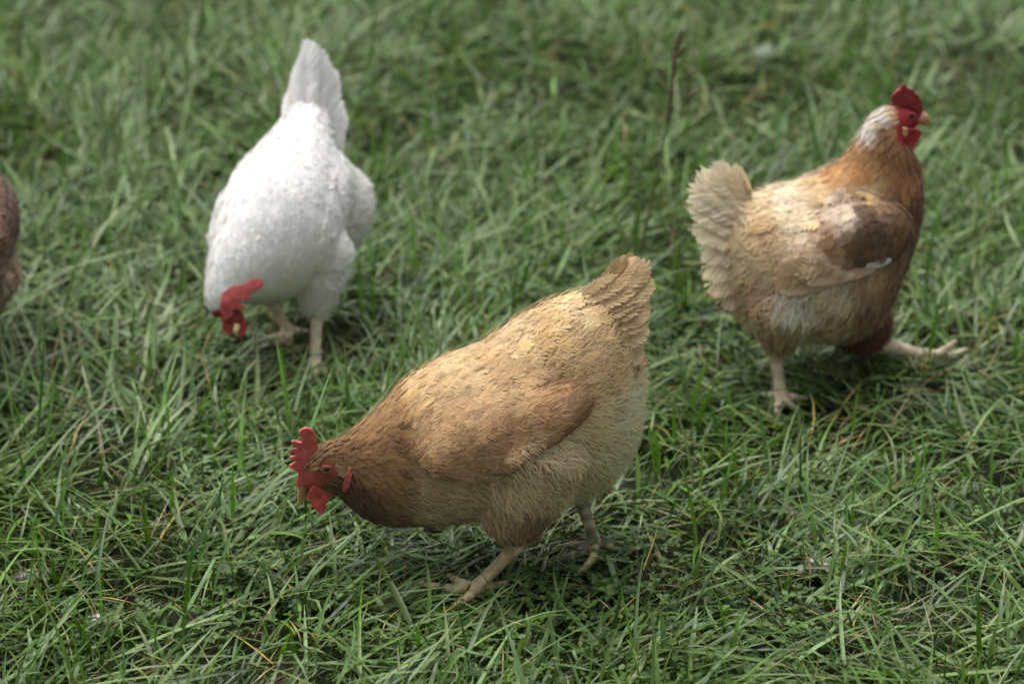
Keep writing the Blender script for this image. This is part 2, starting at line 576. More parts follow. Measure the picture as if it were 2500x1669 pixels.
    def filaments(self, n, lo=.007, hi=.015, w=.00032, me=None, side=None, parent=None, bright=1.35, lift=.45):
        """single fine barbs standing a little off the plumage"""
        me = me or self.body_me
        me.calc_loop_triangles()
        V = mesh_verts(me)
        nrm = np.empty(len(me.vertices) * 3, np.float32); me.vertices.foreach_get('normal', nrm); nrm = nrm.reshape(-1, 3).astype(float)
        T = np.empty(len(me.loop_triangles) * 3, np.int32); me.loop_triangles.foreach_get('vertices', T); T = T.reshape(-1, 3)
        area = np.linalg.norm(np.cross(V[T[:, 1]] - V[T[:, 0]], V[T[:, 2]] - V[T[:, 0]]), axis=1)
        if side is not None:
            fnrm = np.cross(V[T[:, 1]] - V[T[:, 0]], V[T[:, 2]] - V[T[:, 0]])
            area = area * ((fnrm @ side) > 0.35 * np.linalg.norm(fnrm, axis=1))
        r = self.r
        k = r.choice(len(T), n, p=area / area.sum())
        w3 = r.dirichlet((1, 1, 1), n)[..., None]
        P = (V[T[k]] * w3).sum(1); N = unit((nrm[T[k]] * w3).sum(1))
        if self.bare is not None:
            m = ~self.bare(P); P, N = P[m], N[m]
        C = self.colour(P)
        m = r.random(len(P)) < np.clip(self.loose + 1.1 * np.clip(C['prm'][:, 2] - .2, 0, 1), 0, 1)
        P, N = P[m], N[m]; C = {kk: vv[m] for kk, vv in C.items()}
        F = len(P); fl = C['prm'][:, 2]
        d = C['flow'] + r.normal(0, .16, (F, 3)) + r.normal(0, .35, (F, 3)) * np.clip(fl - .3, 0, 1)[:, None]
        d = unit(d - N * (d * N).sum(1, keepdims=True))
        L = r.uniform(lo, hi, F) * (.45 + .55 * np.clip(C['prm'][:, 0] / .026, 0, 1.2)) * (1 + .5 * np.clip(fl - .5, 0, 1))
        l = np.cross(N, d)
        crv = r.normal(0, .25, F)
        P = P + N * (.0025 + .10 * C['prm'][:, 0])[:, None]
        ts = (0, .5, 1.0); rows = []
        for t in ts:
            c = P + d * (L * t)[:, None] + l * (L * crv * t * t)[:, None] + N * (L * lift * (.5 + fl) * (t - .55 * t * t))[:, None]
            hw = w * (1 - .75 * t) * (1 + .6 * fl)
            rows.append(np.stack([c - l * hw[:, None], c + l * hw[:, None]], 1))
        VV = np.stack(rows, 1).reshape(-1, 3)
        b = np.arange(F)[:, None] * 6
        Q = np.concatenate([b + np.array([0, 2, 3, 1]), b + np.array([2, 4, 5, 3])])
        col = np.clip(C['col'] * bright * (1 + r.normal(0, .15, (F, 1))) + .02, 0, .9)
        o = mesh_np('filament_down', VV, Q, M_FEATHER, parent or self.root, np.repeat(col, 6, 0), normals=np.repeat(N, 6, 0))
        tag(o, kind='stuff')

    def surf(self, u, v, s, delta, px=True):
        """a point on the flank of the body (s = 1 the near one), delta outside it"""
        q = self.sz(self.hit(u, v)) if px else (u, v)
        p = self.loc(q[0], q[1])
        hit = self.bvh.ray_cast(Vector(p + self.lat * s * .3), Vector(-self.lat * s))
        base = np.array(hit[0]) if hit[0] is not None else p
        return base + self.lat * s * delta

    def wing_shell(self, bottom, top, s, thick, fade=0.03, px=True):
        """folded wing lying on the flank: proud along its lower edge, running into the body above"""
        bv = self.bvh
        f = (lambda q: self.sz(self.hit(*q))) if px else (lambda q: np.array(q, float))
        B = np.array([f(q) for q in bottom]); Tt = np.array([f(q) for q in top])
        poly = np.concatenate([B, Tt])
        def inside(p):
            c = False; j = len(poly) - 1
            for i in range(len(poly)):
                a, b = poly[i], poly[j]
                if (a[1] > p[1]) != (b[1] > p[1]) and p[0] < (b[0] - a[0]) * (p[1] - a[1]) / (b[1] - a[1] + 1e-12) + a[0]: c = not c
                j = i
            return c
        def segd(p, ch):
            best = 9
            for a, b in zip(ch[:-1], ch[1:]):
                t = min(1, max(0, np.dot(p - a, b - a) / (np.dot(b - a, b - a) + 1e-12)))
                best = min(best, np.linalg.norm(p - a - t * (b - a)))
            return best
        chain = np.concatenate([B[-1:], Tt, B[:1]])
        lo, hi = poly.min(0), poly.max(0); st = 0.004
        nx, ny = int((hi[0] - lo[0]) / st) + 2, int((hi[1] - lo[1]) / st) + 2
        bm = bmesh.new(); G = {}
        for i in range(nx):
            for j in range(ny):
                q = lo + np.array([i, j]) * st
                if not inside(q): continue
                o = self.p0 + self.h * q[0] + ZUP * q[1] + self.lat * s * 0.25
                hit = bv.ray_cast(Vector(o), Vector(-self.lat * s))
                if hit[0] is None: continue
                k = min(1, segd(q, chain) / fade); k = k * k * (3 - 2 * k)
                G[i, j] = bm.verts.new(np.array(hit[0]) + self.lat * s * (thick * k - .001))
        for (i, j) in G:
            if all(c in G for c in ((i + 1, j), (i, j + 1), (i + 1, j + 1))):
                vs = (G[i, j], G[i + 1, j], G[i + 1, j + 1], G[i, j + 1])
                if max((vs[0].co - vs[2].co).length, (vs[1].co - vs[3].co).length) < .02: bm.faces.new(vs)
        bmesh.ops.delete(bm, geom=[v for v in bm.verts if not v.link_faces], context='VERTS')
        for _ in range(4):
            bmesh.ops.smooth_vert(bm, verts=bm.verts, factor=.5, use_axis_x=True, use_axis_y=True, use_axis_z=True)
        bmesh.ops.recalc_face_normals(bm, faces=bm.faces)
        bm.normal_update()
        if sum(np.dot(fc.normal, self.lat * s) for fc in bm.faces) < 0: bmesh.ops.reverse_faces(bm, faces=bm.faces)
        ex = bmesh.ops.extrude_face_region(bm, geom=bm.faces[:])
        nv = [g for g in ex['geom'] if isinstance(g, bmesh.types.BMVert)]
        # the duplicate becomes the outer skin, the old faces sink into the body
        keep = set(nv)
        for v in bm.verts:
            if v not in keep: v.co -= Vector(self.lat * s * (thick + .004))
        bmesh.ops.recalc_face_normals(bm, faces=bm.faces)
        me = bpy.data.meshes.new('wing'); bm.to_mesh(me); bm.free()
        me.polygons.foreach_set('use_smooth', np.ones(len(me.polygons), bool))
        V = mesh_verts(me); set_cols(me, np.clip(self.colour(V)['col'] * .75, 0, .9)); me.materials.append(M_DOWN)
        return link(bpy.data.objects.new('wing', me), self.root)

    def feather(self, name, a, b, n, W, rgb, parent, nb=34, bend=0.10, edge=None, tilt=0.0, fluff=0.06, cup=0.25, blunt=0.7):
        a, b = np.asarray(a, float), np.asarray(b, float)
        d = unit(b - a); L = np.linalg.norm(b - a); n = unit(n - d * np.dot(n, d))
        one = lambda x: np.array([x], float)
        c = mute(lin(rgb))[None] * (1 + self.r.normal(0, 0.05))
        nb = int(nb * 1.35)
        v, q, cc, nn = feather_arrays(a[None], d[None], n[None], one(L), one(W), nb, c, one(fluff), one(tilt + bend), one(bend),
                                  np.clip(c * 1.2, 0, .9), self.r, t0=0.05, cup=cup, width_k=2.1, blunt=blunt, jit=0.35, dark=0.9, tipw=0.8 - 0.5 * min(fluff, 1),
                                  tip_col=None if edge is None else lin(edge)[None])
        return mesh_np(name, v, q, M_FEATHER, parent, cc, normals=nn)

    def flat_flesh(self, name, pts, lat0, thick, rgb, voxel=0.0011, curve=0.0, warp=0.0015, mat=None, it=5):
        """a fleshy leaf: outline of 3D points in one plane, given thickness along the near flank"""
        bm = bmesh.new()
        pts = [np.asarray(p, float) for p in pts]
        c = sum(pts) / len(pts)
        th = self.lat * thick / 2
        A = [bm.verts.new(p + lat0 - th) for p in pts]; B = [bm.verts.new(p + lat0 + th) for p in pts]
        k = len(pts)
        for i in range(k):
            bm.faces.new((A[i], A[(i + 1) % k], B[(i + 1) % k], B[i]))
        fa = bm.faces.new(A[::-1]); fb = bm.faces.new(B)
        bmesh.ops.triangulate(bm, faces=[fa, fb])
        me = solidify_remesh(bm, voxel, it, name)
        V = mesh_verts(me)
        rad = np.linalg.norm(V - c - lat0, axis=1)
        w = np.array([mnoise.noise(Vector(p * 70)) for p in V])
        V += self.lat[None] * (w * warp + curve * (rad / rad.max()) ** 2)[:, None]
        me.vertices.foreach_set('co', V.astype(np.float32).ravel())
        me.update()
        base = lin(rgb)
        w2 = np.array([mnoise.noise(Vector(p * 160)) for p in V])
        set_cols(me, np.clip(base[None] * (1.04 + 0.24 * w2 + 0.18 * w)[:, None], 0, 0.9))
        me.materials.append(mat or M_COMB)
        return link(bpy.data.objects.new(name, me), self.root)

    def eye(self, c, out, r=0.0042, iris=(150, 84, 30)):
        """ball set into the head, ring of iris round a black pupil"""
        bm = bmesh.new(); bmesh.ops.create_uvsphere(bm, u_segments=20, v_segments=16, radius=r)
        me = bpy.data.meshes.new('eye'); 
        rot = Vector(out).to_track_quat('Z', 'Y').to_matrix()
        cols = []
        bm.verts.ensure_lookup_table()
        for v in bm.verts:
            z = v.co.z / r
            cols.append((0.004, 0.004, 0.004) if z > 0.74 else (tuple(lin(iris)) if z > 0.52 else (0.05, 0.02, 0.015)))
            v.co = rot @ v.co + Vector(c)
        bm.to_mesh(me); bm.free()
        me.polygons.foreach_set('use_smooth', np.ones(len(me.polygons), bool))
        set_cols(me, np.array(cols)); me.materials.append(M_EYE)
        return link(bpy.data.objects.new('eye', me), self.root)

    def eye_ring(self, c, out, R0, rgb, tall=.8):
        """naked lids round the eye"""
        out = unit(out); a = unit(np.cross(out, ZUP)); b = np.cross(out, a)
        bm = bmesh.new(); n = 22
        rings = []
        for k in range(n):
            q = k / n * 2 * math.pi
            ctr = c + a * math.cos(q) * R0 * 1.12 + b * math.sin(q) * R0 * tall
            rad = unit(a * math.cos(q) + b * math.sin(q))
            w = R0 * .30 * (1 + .25 * math.sin(5 * q + 1))
            rings.append([bm.verts.new(ctr + (rad * math.cos(p) + out * math.sin(p) * .9) * w) for p in np.linspace(0, 2 * math.pi, 8, endpoint=False)])
        for k in range(n):
            for j in range(8):
                bm.faces.new((rings[k][j], rings[(k + 1) % n][j], rings[(k + 1) % n][(j + 1) % 8], rings[k][(j + 1) % 8]))
        bmesh.ops.recalc_face_normals(bm, faces=bm.faces)
        me = bpy.data.meshes.new('eyelid'); bm.to_mesh(me); bm.free()
        me.polygons.foreach_set('use_smooth', np.ones(len(me.polygons), bool))
        set_cols(me, np.repeat(lin(rgb)[None], len(me.vertices), 0)); me.materials.append(M_COMB)
        return link(bpy.data.objects.new('eyelid', me), self.root)

    def beak(self, base, tip, wide, high, rgb, tip_rgb, droop):
        """upper and lower bill, curved"""
        base, tip, droop = (np.asarray(x, float) for x in (base, tip, droop))
        bm = bmesh.new()
        d = tip - base
        tube_into(bm, [base - d * 0.25, base + d * .2, base + d * .55 - droop * .08, base + d * .85, tip + droop * .12],
                  [high * .62, high * .6, high * .46, high * .24, high * .07], n=12)
        lo = base + droop * 0.42
        tube_into(bm, [lo - d * .2, lo + d * .3, lo + d * .62, lo + d * .72], [high * .42, high * .38, high * .2, high * .08], n=10)
        me = solidify_remesh(bm, 0.0008, 3, 'beak')
        V = mesh_verts(me); t = np.clip(((V - base) @ d) / np.dot(d, d), 0, 1)[:, None]
        set_cols(me, lin(rgb)[None] * (1 - t) + lin(tip_rgb)[None] * t); me.materials.append(M_BEAK)
        return link(bpy.data.objects.new('beak', me), self.root)

    def leg(self, hock, ankle, toes, rgb, r_top=0.0075, r_bot=0.006, stain=None, hock_up=None, label=None):
        bm = bmesh.new()
        hock, ankle = np.asarray(hock, float), np.asarray(ankle, float)
        m = (hock + ankle) / 2
        tube_into(bm, [hock + (hock - ankle) * 0.35, hock, m, ankle * .85 + hock * .15, ankle, ankle - (hock - ankle) * 0.06],
                  [r_top * 1.1, r_top * 1.05, (r_top + r_bot) / 2 * .92, r_bot, r_bot * 1.3, r_bot * 1.0], n=14)
        claws = []
        for tp in toes:
            tp = [np.asarray(p, float) for p in tp]
            k = len(tp)
            rad = [r_bot * x for x in np.linspace(0.95, 0.52, k)]
            dense, rr = [], []
            for i in range(k - 1):
                for f in (0, .33, .66):
                    dense.append(tp[i] * (1 - f) + tp[i + 1] * f)
                    rr.append((rad[i] * (1 - f) + rad[i + 1] * f) * (1.0 + 0.12 * math.sin(f * 6.28 + i)))
            dense.append(tp[-1]); rr.append(rad[-1] * .9)
            e = unit(tp[-1] - tp[-2]) * 0.011
            dense += [tp[-1] + e * .6 + ZUP * .0008, tp[-1] + e - ZUP * .002]; rr += [rad[-1] * .55, 0.0007]
            claws.append(tp[-1])
            tube_into(bm, dense, rr, n=10)
        me = solidify_remesh(bm, 0.0016, 3, 'leg')
        V = mesh_verts(me)
        c = np.repeat(lin(rgb)[None], len(V), 0)
        w = np.array([mnoise.noise(Vector(p * 120)) for p in V])
        c *= (1 + 0.25 * w)[:, None]
        if stain is not None:
            w3 = np.array([mnoise.noise(Vector(p * 85 + np.array([3., 1, 7]))) for p in V])
            f = np.clip((w3 + 0.12) * 2.5, 0, .62)[:, None]
            c = c * (1 - f) + lin(stain)[None] * f
        for p in claws:
            dd = np.linalg.norm(V - p - 0, axis=1)
        set_cols(me, np.clip(c, 0, .9)); me.materials.append(M_LEG)
        o = link(bpy.data.objects.new('leg', me), self.root)
        if label: o['label'] = label
        return o

#HENS_BEGIN
# ---- the buff hen in front, walking left with its head down
def hen_front():
    H = Hen((0.03, 3.634), (-1, -0.07), 'golden buff hen in sharp focus, head lowered, walking left in the foreground')
    for a in [(728, 1166, 744, 1203, .75), (742, 1122, 786, 1207, .72), (772, 1084, 830, 1212, .66), (832, 1058, 848, 1238, .62),
              (885, 1020, 884, 1268, .68), (930, 980, 930, 1287, .74), (962, 938, 1005, 1291, .80), (1020, 893, 1085, 1288, .84),
              (1095, 852, 1165, 1275, .86), (1168, 826, 1240, 1262, .86), (1252, 772, 1325, 1250, .84), (1340, 727, 1415, 1212, .76),
              (1418, 702, 1492, 1168, .68), (1462, 705, 1545, 1080, .62), (1500, 722, 1562, 975, .55), (1530, 770, 1560, 880, .45)]:
        H.ring_px(*a)
    lt = H.lat
    # thighs, and the folded wings as low swellings
    for s, hp, kp in ((1, (1320, 1080), (1238, 1300)), (-1, (1380, 1060), (1420, 1190))):
        a, b = H.pl(*hp, s * .066), H.pl(*kp, s * .056)
        H.extra.append(('tube', [a + ZUP * .02, a, a * .45 + b * .55, b * .9 + a * .1, b], [.040, .054, .048, .037, .022]))
    for s in (1, -1):
        c = H.pl(1195, 1010, 0) + lt * s * .062
        ax = unit(H.pl(1400, 925) - H.pl(1010, 1075)); up = unit(np.cross(lt, ax))
        H.extra.append(('ell', c, (ax, up, lt), (.105, .050, .032)))
    H.build_body(0.0042, 5)
    H.set_anchors([
        (790, 1085, (150, 110, 62), 9, 4, .3, 3.6, (60, -25)), (840, 1100, (142, 102, 56), 14, 5, .3, 4.6, (60, -5)),
        (860, 1200, (98, 66, 38), 14, 5, .4, 5.0, (50, 40)), (890, 1050, (168, 122, 66), 18, 6, .3, 5.2, (60, -38)),
        (905, 1150, (148, 104, 54), 20, 6, .3, 5.4, (70, 15)), (890, 1245, (102, 70, 42), 20, 7, .4, 6, (70, 35)),
        (945, 980, (184, 138, 74), 22, 7, .25, 6, (60, -45)), (975, 1080, (156, 110, 56), 24, 7, .3, 6, (80, 5)),
        (965, 1180, (148, 106, 60), 24, 8, .3, 6.2, (80, 20)), (960, 1265, (140, 106, 70), 24, 10, .35, 7, (80, 8)),
        (1040, 1190, (198, 164, 120), 26, 13, .35, 8.0, (80, 4)), (1060, 1265, (200, 172, 132), 24, 13, .4, 8, (80, 0)),
        (1010, 940, (216, 176, 112), 24, 11, .25, 7.5, (70, -45)), (1045, 1050, (198, 154, 98), 18, 14, .18, 8.5, (80, -18)),
        (1110, 900, (218, 182, 122), 26, 13, .22, 8.2, (70, -38)), (1130, 1000, (204, 160, 102), 22, 16, .15, 9, (80, -28)),
        (1120, 1100, (182, 136, 86), 20, 15, .18, 8.5, (80, -20)), (1250, 815, (220, 184, 126), 30, 14, .28, 8.5, (70, -35)),
        (1230, 930, (212, 170, 110), 28, 17, .25, 9, (70, -25)), (1230, 1050, (184, 138, 88), 26, 18, .2, 9, (80, -34)),
        (1340, 980, (190, 142, 88), 30, 18, .3, 9, (80, -40)), (1390, 740, (228, 192, 132), 32, 14, .3, 8.5, (70, -35)),
        (1360, 870, (214, 174, 114), 34, 18, .45, 9, (70, -30)), (1470, 780, (220, 182, 122), 38, 16, .45, 9, (55, -55)),
        (1470, 900, (212, 174, 116), 38, 20, .55, 9, (70, -22)), (1550, 850, (222, 190, 138), 40, 18, .5, 9, (45, -55)),
        (1540, 990, (234, 208, 162), 30, 20, .95, 8.5, (70, -5)), (1500, 1110, (228, 200, 152), 30, 20, 1.0, 8.5, (55, 35)),
        (1400, 1050, (224, 192, 140), 30, 18, .85, 8.5, (60, 18)), (1410, 1180, (206, 178, 136), 28, 18, 1.0, 8.5, (40, 45)),
        (1300, 1120, (218, 188, 142), 28, 18, .75, 8.5, (45, 30)), (1250, 1200, (214, 182, 136), 26, 16, .75, 8.0, (45, 40)),
        (1235, 1290, (184, 150, 108), 16, 10, .7, 6, (25, 45)), (1290, 1300, (158, 122, 84), 14, 9, .6, 6, (-5, 50)),
        (1150, 1220, (206, 176, 132), 26, 15, .6, 8, (70, 22)),
    ])
    eyeN, eyeF = H.pl(797, 1145, .0215), H.pl(797, 1145, -.0215)
    e2 = H.sz(H.hit(795, 1146)); c2 = H.sz(H.hit(760, 1175)); f2 = H.sz(H.hit(735, 1178))
    ear2 = H.sz(H.hit(842, 1145))
    def dist(P, q): return np.linalg.norm(H.sz(P) - q, axis=1)
    def face(P):
        return np.minimum(np.minimum(dist(P, e2) / .0120, dist(P, c2) / .0150), dist(P, f2) / .012)
    H.bare = lambda P: face(P) < 0.95
    def skin(V, c):
        f = np.clip((1.15 - face(V)) / .3, 0, 1)[:, None]
        red = lin((176, 84, 78))[None]; brown = lin((112, 66, 52))[None]
        near = np.clip((dist(V, e2) - .006) / .010, 0, 1)[:, None]
        w = np.clip(np.array([mnoise.noise(Vector(p * 220)) for p in V])[:, None] * .5 + .45, 0, 1)
        w = np.clip(w + .35 * (1 - near), 0, 1)
        s = red * (1 - w) + brown * w
        return np.clip(c * (1 - f) + s * f, 0, .9)
    H.skin = skin
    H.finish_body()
    spots = [H.sz(H.hit(*p)) for p in ((955, 1085), (970, 1088), (972, 1150), (990, 1163), (955, 1120), (985, 1040), (945, 1060), (1240, 1120), (1145, 1105), (1070, 1030))]
    def mott(P, col, r):
        q = H.sz(P)
        z = np.array([mnoise.noise(Vector(p * 150)) for p in P])
        nb = np.exp(-((q - H.sz(H.hit(965, 1110))) ** 2).sum(1) / .035 ** 2)
        k = 1 - np.clip((z - .2) * 4, 0, 1) * nb * .4
        for s in spots:
            k *= 1 - .55 * np.exp(-((q - s) ** 2).sum(1) / .0038 ** 2)
        return col * k[:, None]
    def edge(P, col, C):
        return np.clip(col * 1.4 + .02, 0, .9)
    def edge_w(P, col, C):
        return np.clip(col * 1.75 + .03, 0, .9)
    H.near = 1
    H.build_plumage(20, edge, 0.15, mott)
    H.filaments(24000)
    # tail: a folded roof of broad feathers
    tail = bpy.data.objects.new('tail', None); tail.location = H.root.location; link(tail, H.root)
    T = [((1425, 765), (1530, 625), .002, .004, 18, (206, 164, 100)), ((1432, 770), (1560, 630), .006, .010, 26, (220, 184, 128)),
         ((1440, 785), (1584, 640), .010, .017, 30, (216, 180, 126)), ((1445, 800), (1594, 680), .014, .021, 32, (222, 188, 138)),
         ((1450, 820), (1585, 735), .018, .024, 36, (220, 186, 136)), ((1455, 850), (1583, 790), .022, .026, 36, (224, 194, 146)),
         ((1460, 890), (1572, 845), .024, .026, 34, (224, 196, 150))]
    for s in (1, -1):
        for k, (a, b, o0, o1, W, c) in enumerate(T):
            A, B = H.pl(*a, s * o0), H.pl(*b, s * (o1 + .004))
            H.feather('tail_feather', A, B, lt * s * .7 + ZUP * .9, W / 1000, c, tail, 62, .05, fluff=.08, cup=.3)
    for a, b, o in (((1440, 720), (1498, 655), .003), ((1450, 735), (1530, 640), -.004), ((1445, 728), (1512, 632), .005), ((1455, 740), (1542, 617), .0)):
        H.feather('tail_covert', H.pl(*a, o), H.pl(*b, o), lt + ZUP * .5, .010, (208, 172, 112), tail, 28, .12, fluff=.4)
    for s in (1, -1):
        for a, b, o0, o1, w in (((1420, 720), (1500, 672), .012, .016, 17), ((1430, 740), (1530, 690), .018, .021, 19), ((1430, 765), (1545, 715), .023, .026, 20), ((1440, 790), (1548, 745), .027, .030, 21),
                                ((1440, 820), (1555, 785), .030, .032, 22), ((1450, 850), (1560, 825), .032, .032, 22), ((1455, 880), (1562, 870), .033, .031, 22), ((1460, 910), (1562, 915), .034, .030, 22)):
            H.feather('tail_covert', H.pl(*a, s * o0), H.pl(*b, s * o1), lt * s * .8 + ZUP * .8, w * .72 / 1000, (220, 186, 132), tail, 40, .10, fluff=.62, blunt=.4)
            H.feather('tail_covert', H.pl(a[0] + 22, a[1] + 8, s * (o0 + .002)), H.pl(b[0] + 14, b[1] + 12, s * (o1 + .002)), lt * s * .8 + ZUP * .8, w * .6 / 1000, (214, 178, 122), tail, 36, .10, fluff=.7, blunt=.4)
    # wings: rows of flight feathers closing to the rear
    for s in (1, -1):
        wing = H.wing_shell([(985, 1090), (1040, 1140), (1110, 1160), (1185, 1160), (1260, 1118), (1340, 1052), (1400, 1000), (1432, 965)],
                            [(1400, 935), (1330, 925), (1250, 895), (1150, 895), (1060, 935), (1000, 1005)], s, .023)
        H.build_plumage(20, edge_w, .24, lambda P, c, r: c * .92, me=wing.data, side=lt * s, parent=wing)
        if s == H.near: H.filaments(4500, me=wing.data, side=lt * s, parent=wing)
        W = [((1195, 1170), (1400, 1012), 0, 0, 10, (214, 190, 148)), ((1200, 1160), (1425, 992), 0, 0, 14, (184, 146, 100)), ((1225, 1140), (1440, 978), 0, 0, 17, (142, 98, 58)),
             ((1255, 1112), (1446, 960), 0, 0, 19, (146, 102, 62)), ((1280, 1085), (1440, 945), 0, 0, 20, (166, 122, 76)), ((1290, 1055), (1425, 935), 0, 0, 20, (186, 144, 96))]
        for k, (a, b, o0, o1, w, c) in enumerate(W):
            A, B = H.surf(*a, s, .016 + .0018 * k), H.surf(*b, s, .014 + .0020 * k)
            H.feather('flight_feather', A, B, lt * s + ZUP * .35, w / 1000, c, wing, 46, .05, edge=None, fluff=.03)
    # head
    comb = [(776, 1088), (771, 1062), (764, 1048), (750, 1041), (738, 1043), (729, 1050), (734, 1064), (737, 1078), (726, 1076), (714, 1072),
            (710, 1078), (720, 1086), (733, 1092), (720, 1093), (710, 1094), (709, 1100), (722, 1106), (731, 1109), (718, 1110), (708, 1112),
            (708, 1118), (722, 1122), (729, 1124), (716, 1128), (706, 1132), (706, 1138), (720, 1144), (730, 1149), (728, 1164), (722, 1178),
            (727, 1186), (738, 1182), (748, 1160), (760, 1138), (774, 1112)]
    H.flat_flesh('comb', [H.pl(*p) for p in comb], lt * .001, .0050, (190, 88, 84), .0009, it=2)
    wat = [(755, 1184), (750, 1200), (758, 1216), (770, 1231), (783, 1240), (790, 1237), (796, 1214), (808, 1194), (820, 1180), (808, 1168), (785, 1166), (766, 1172)]
    for s in (1, -1):
        H.flat_flesh('wattle', [H.pl(*p) for p in wat], lt * s * .011, .0042, (184, 74, 72), .0010, curve=s * .004, it=3)
    lobe = [(850, 1136), (857, 1140), (859, 1158), (854, 1180), (846, 1198), (836, 1196), (838, 1180), (844, 1160)]
    for s in (1, -1):
        H.flat_flesh('ear_lobe', [(q if s > 0 else q - lt * 2 * np.dot(q - H.p0, lt)) for q in (H.hit(*p) for p in lobe)], lt * s * .0018, .0045, (178, 84, 80), .0009, it=3)
    for s in (1, -1):
        ec = H.surf(797, 1145, s, -.0022)
        H.eye(ec, lt * s + ZUP * .15, .0048, (150, 104, 52))
        H.eye_ring(ec + lt * s * .0022, lt * s + ZUP * .15, .0050, (142, 88, 76))
        # sparse bristles of the cheek and a pale ear tuft
        for k in range(9):
            u0, v0 = 826 + H.r.normal(0, 4), 1136 + k * 2.6 + H.r.normal(0, 2)
            H.feather('ear_tuft', H.surf(u0, v0, s, .0006), H.surf(u0 + 17, v0 + 3 + H.r.normal(0, 3), s, .0035), lt * s, .0045, (176, 146, 104), H.root, 9, .1, fluff=.5)
    H.beak(H.pl(745, 1180), H.pl(728, 1233), .01, .0108, (120, 84, 74), (206, 176, 116), H.pl(760, 1206) - H.pl(742, 1194))
    # legs
    g = at_ground
    A1 = g(1160, 1436, 0.020)
    H.leg(H.pl(1272, 1322, .050), A1, [[A1, g(1110, 1437, 0.022), g(1065, 1432, 0.018), g(1030, 1424, 0.015)], [A1, g(1128, 1424, 0.026), g(1112, 1415, 0.022), g(1098, 1406, 0.019)],
          [A1, g(1145, 1455, 0.020), g(1128, 1466, 0.018), g(1112, 1476, 0.015)], [A1, g(1195, 1432, 0.018), g(1225, 1424, 0.017)]],
          (204, 190, 150), .0092, .0080, (176, 140, 104), label='pale yellow leg, stepping forward')
    A2 = g(1452, 1322, 0.022)
    H.leg(H.pl(1418, 1218, -.045), A2, [[A2, g(1425, 1330, 0.022), g(1395, 1330, 0.018), g(1375, 1332, 0.016)], [A2, g(1420, 1345, 0.020), g(1385, 1360, 0.018), g(1358, 1364, 0.015)],
          [A2, g(1450, 1360, 0.020), g(1432, 1382, 0.018), g(1412, 1398, 0.015)], [A2, g(1480, 1330, 0.020), g(1512, 1340, 0.016)]],
          (190, 180, 140), .0086, .0074, (98, 95, 96), label='grey blotched leg, behind')
    return H

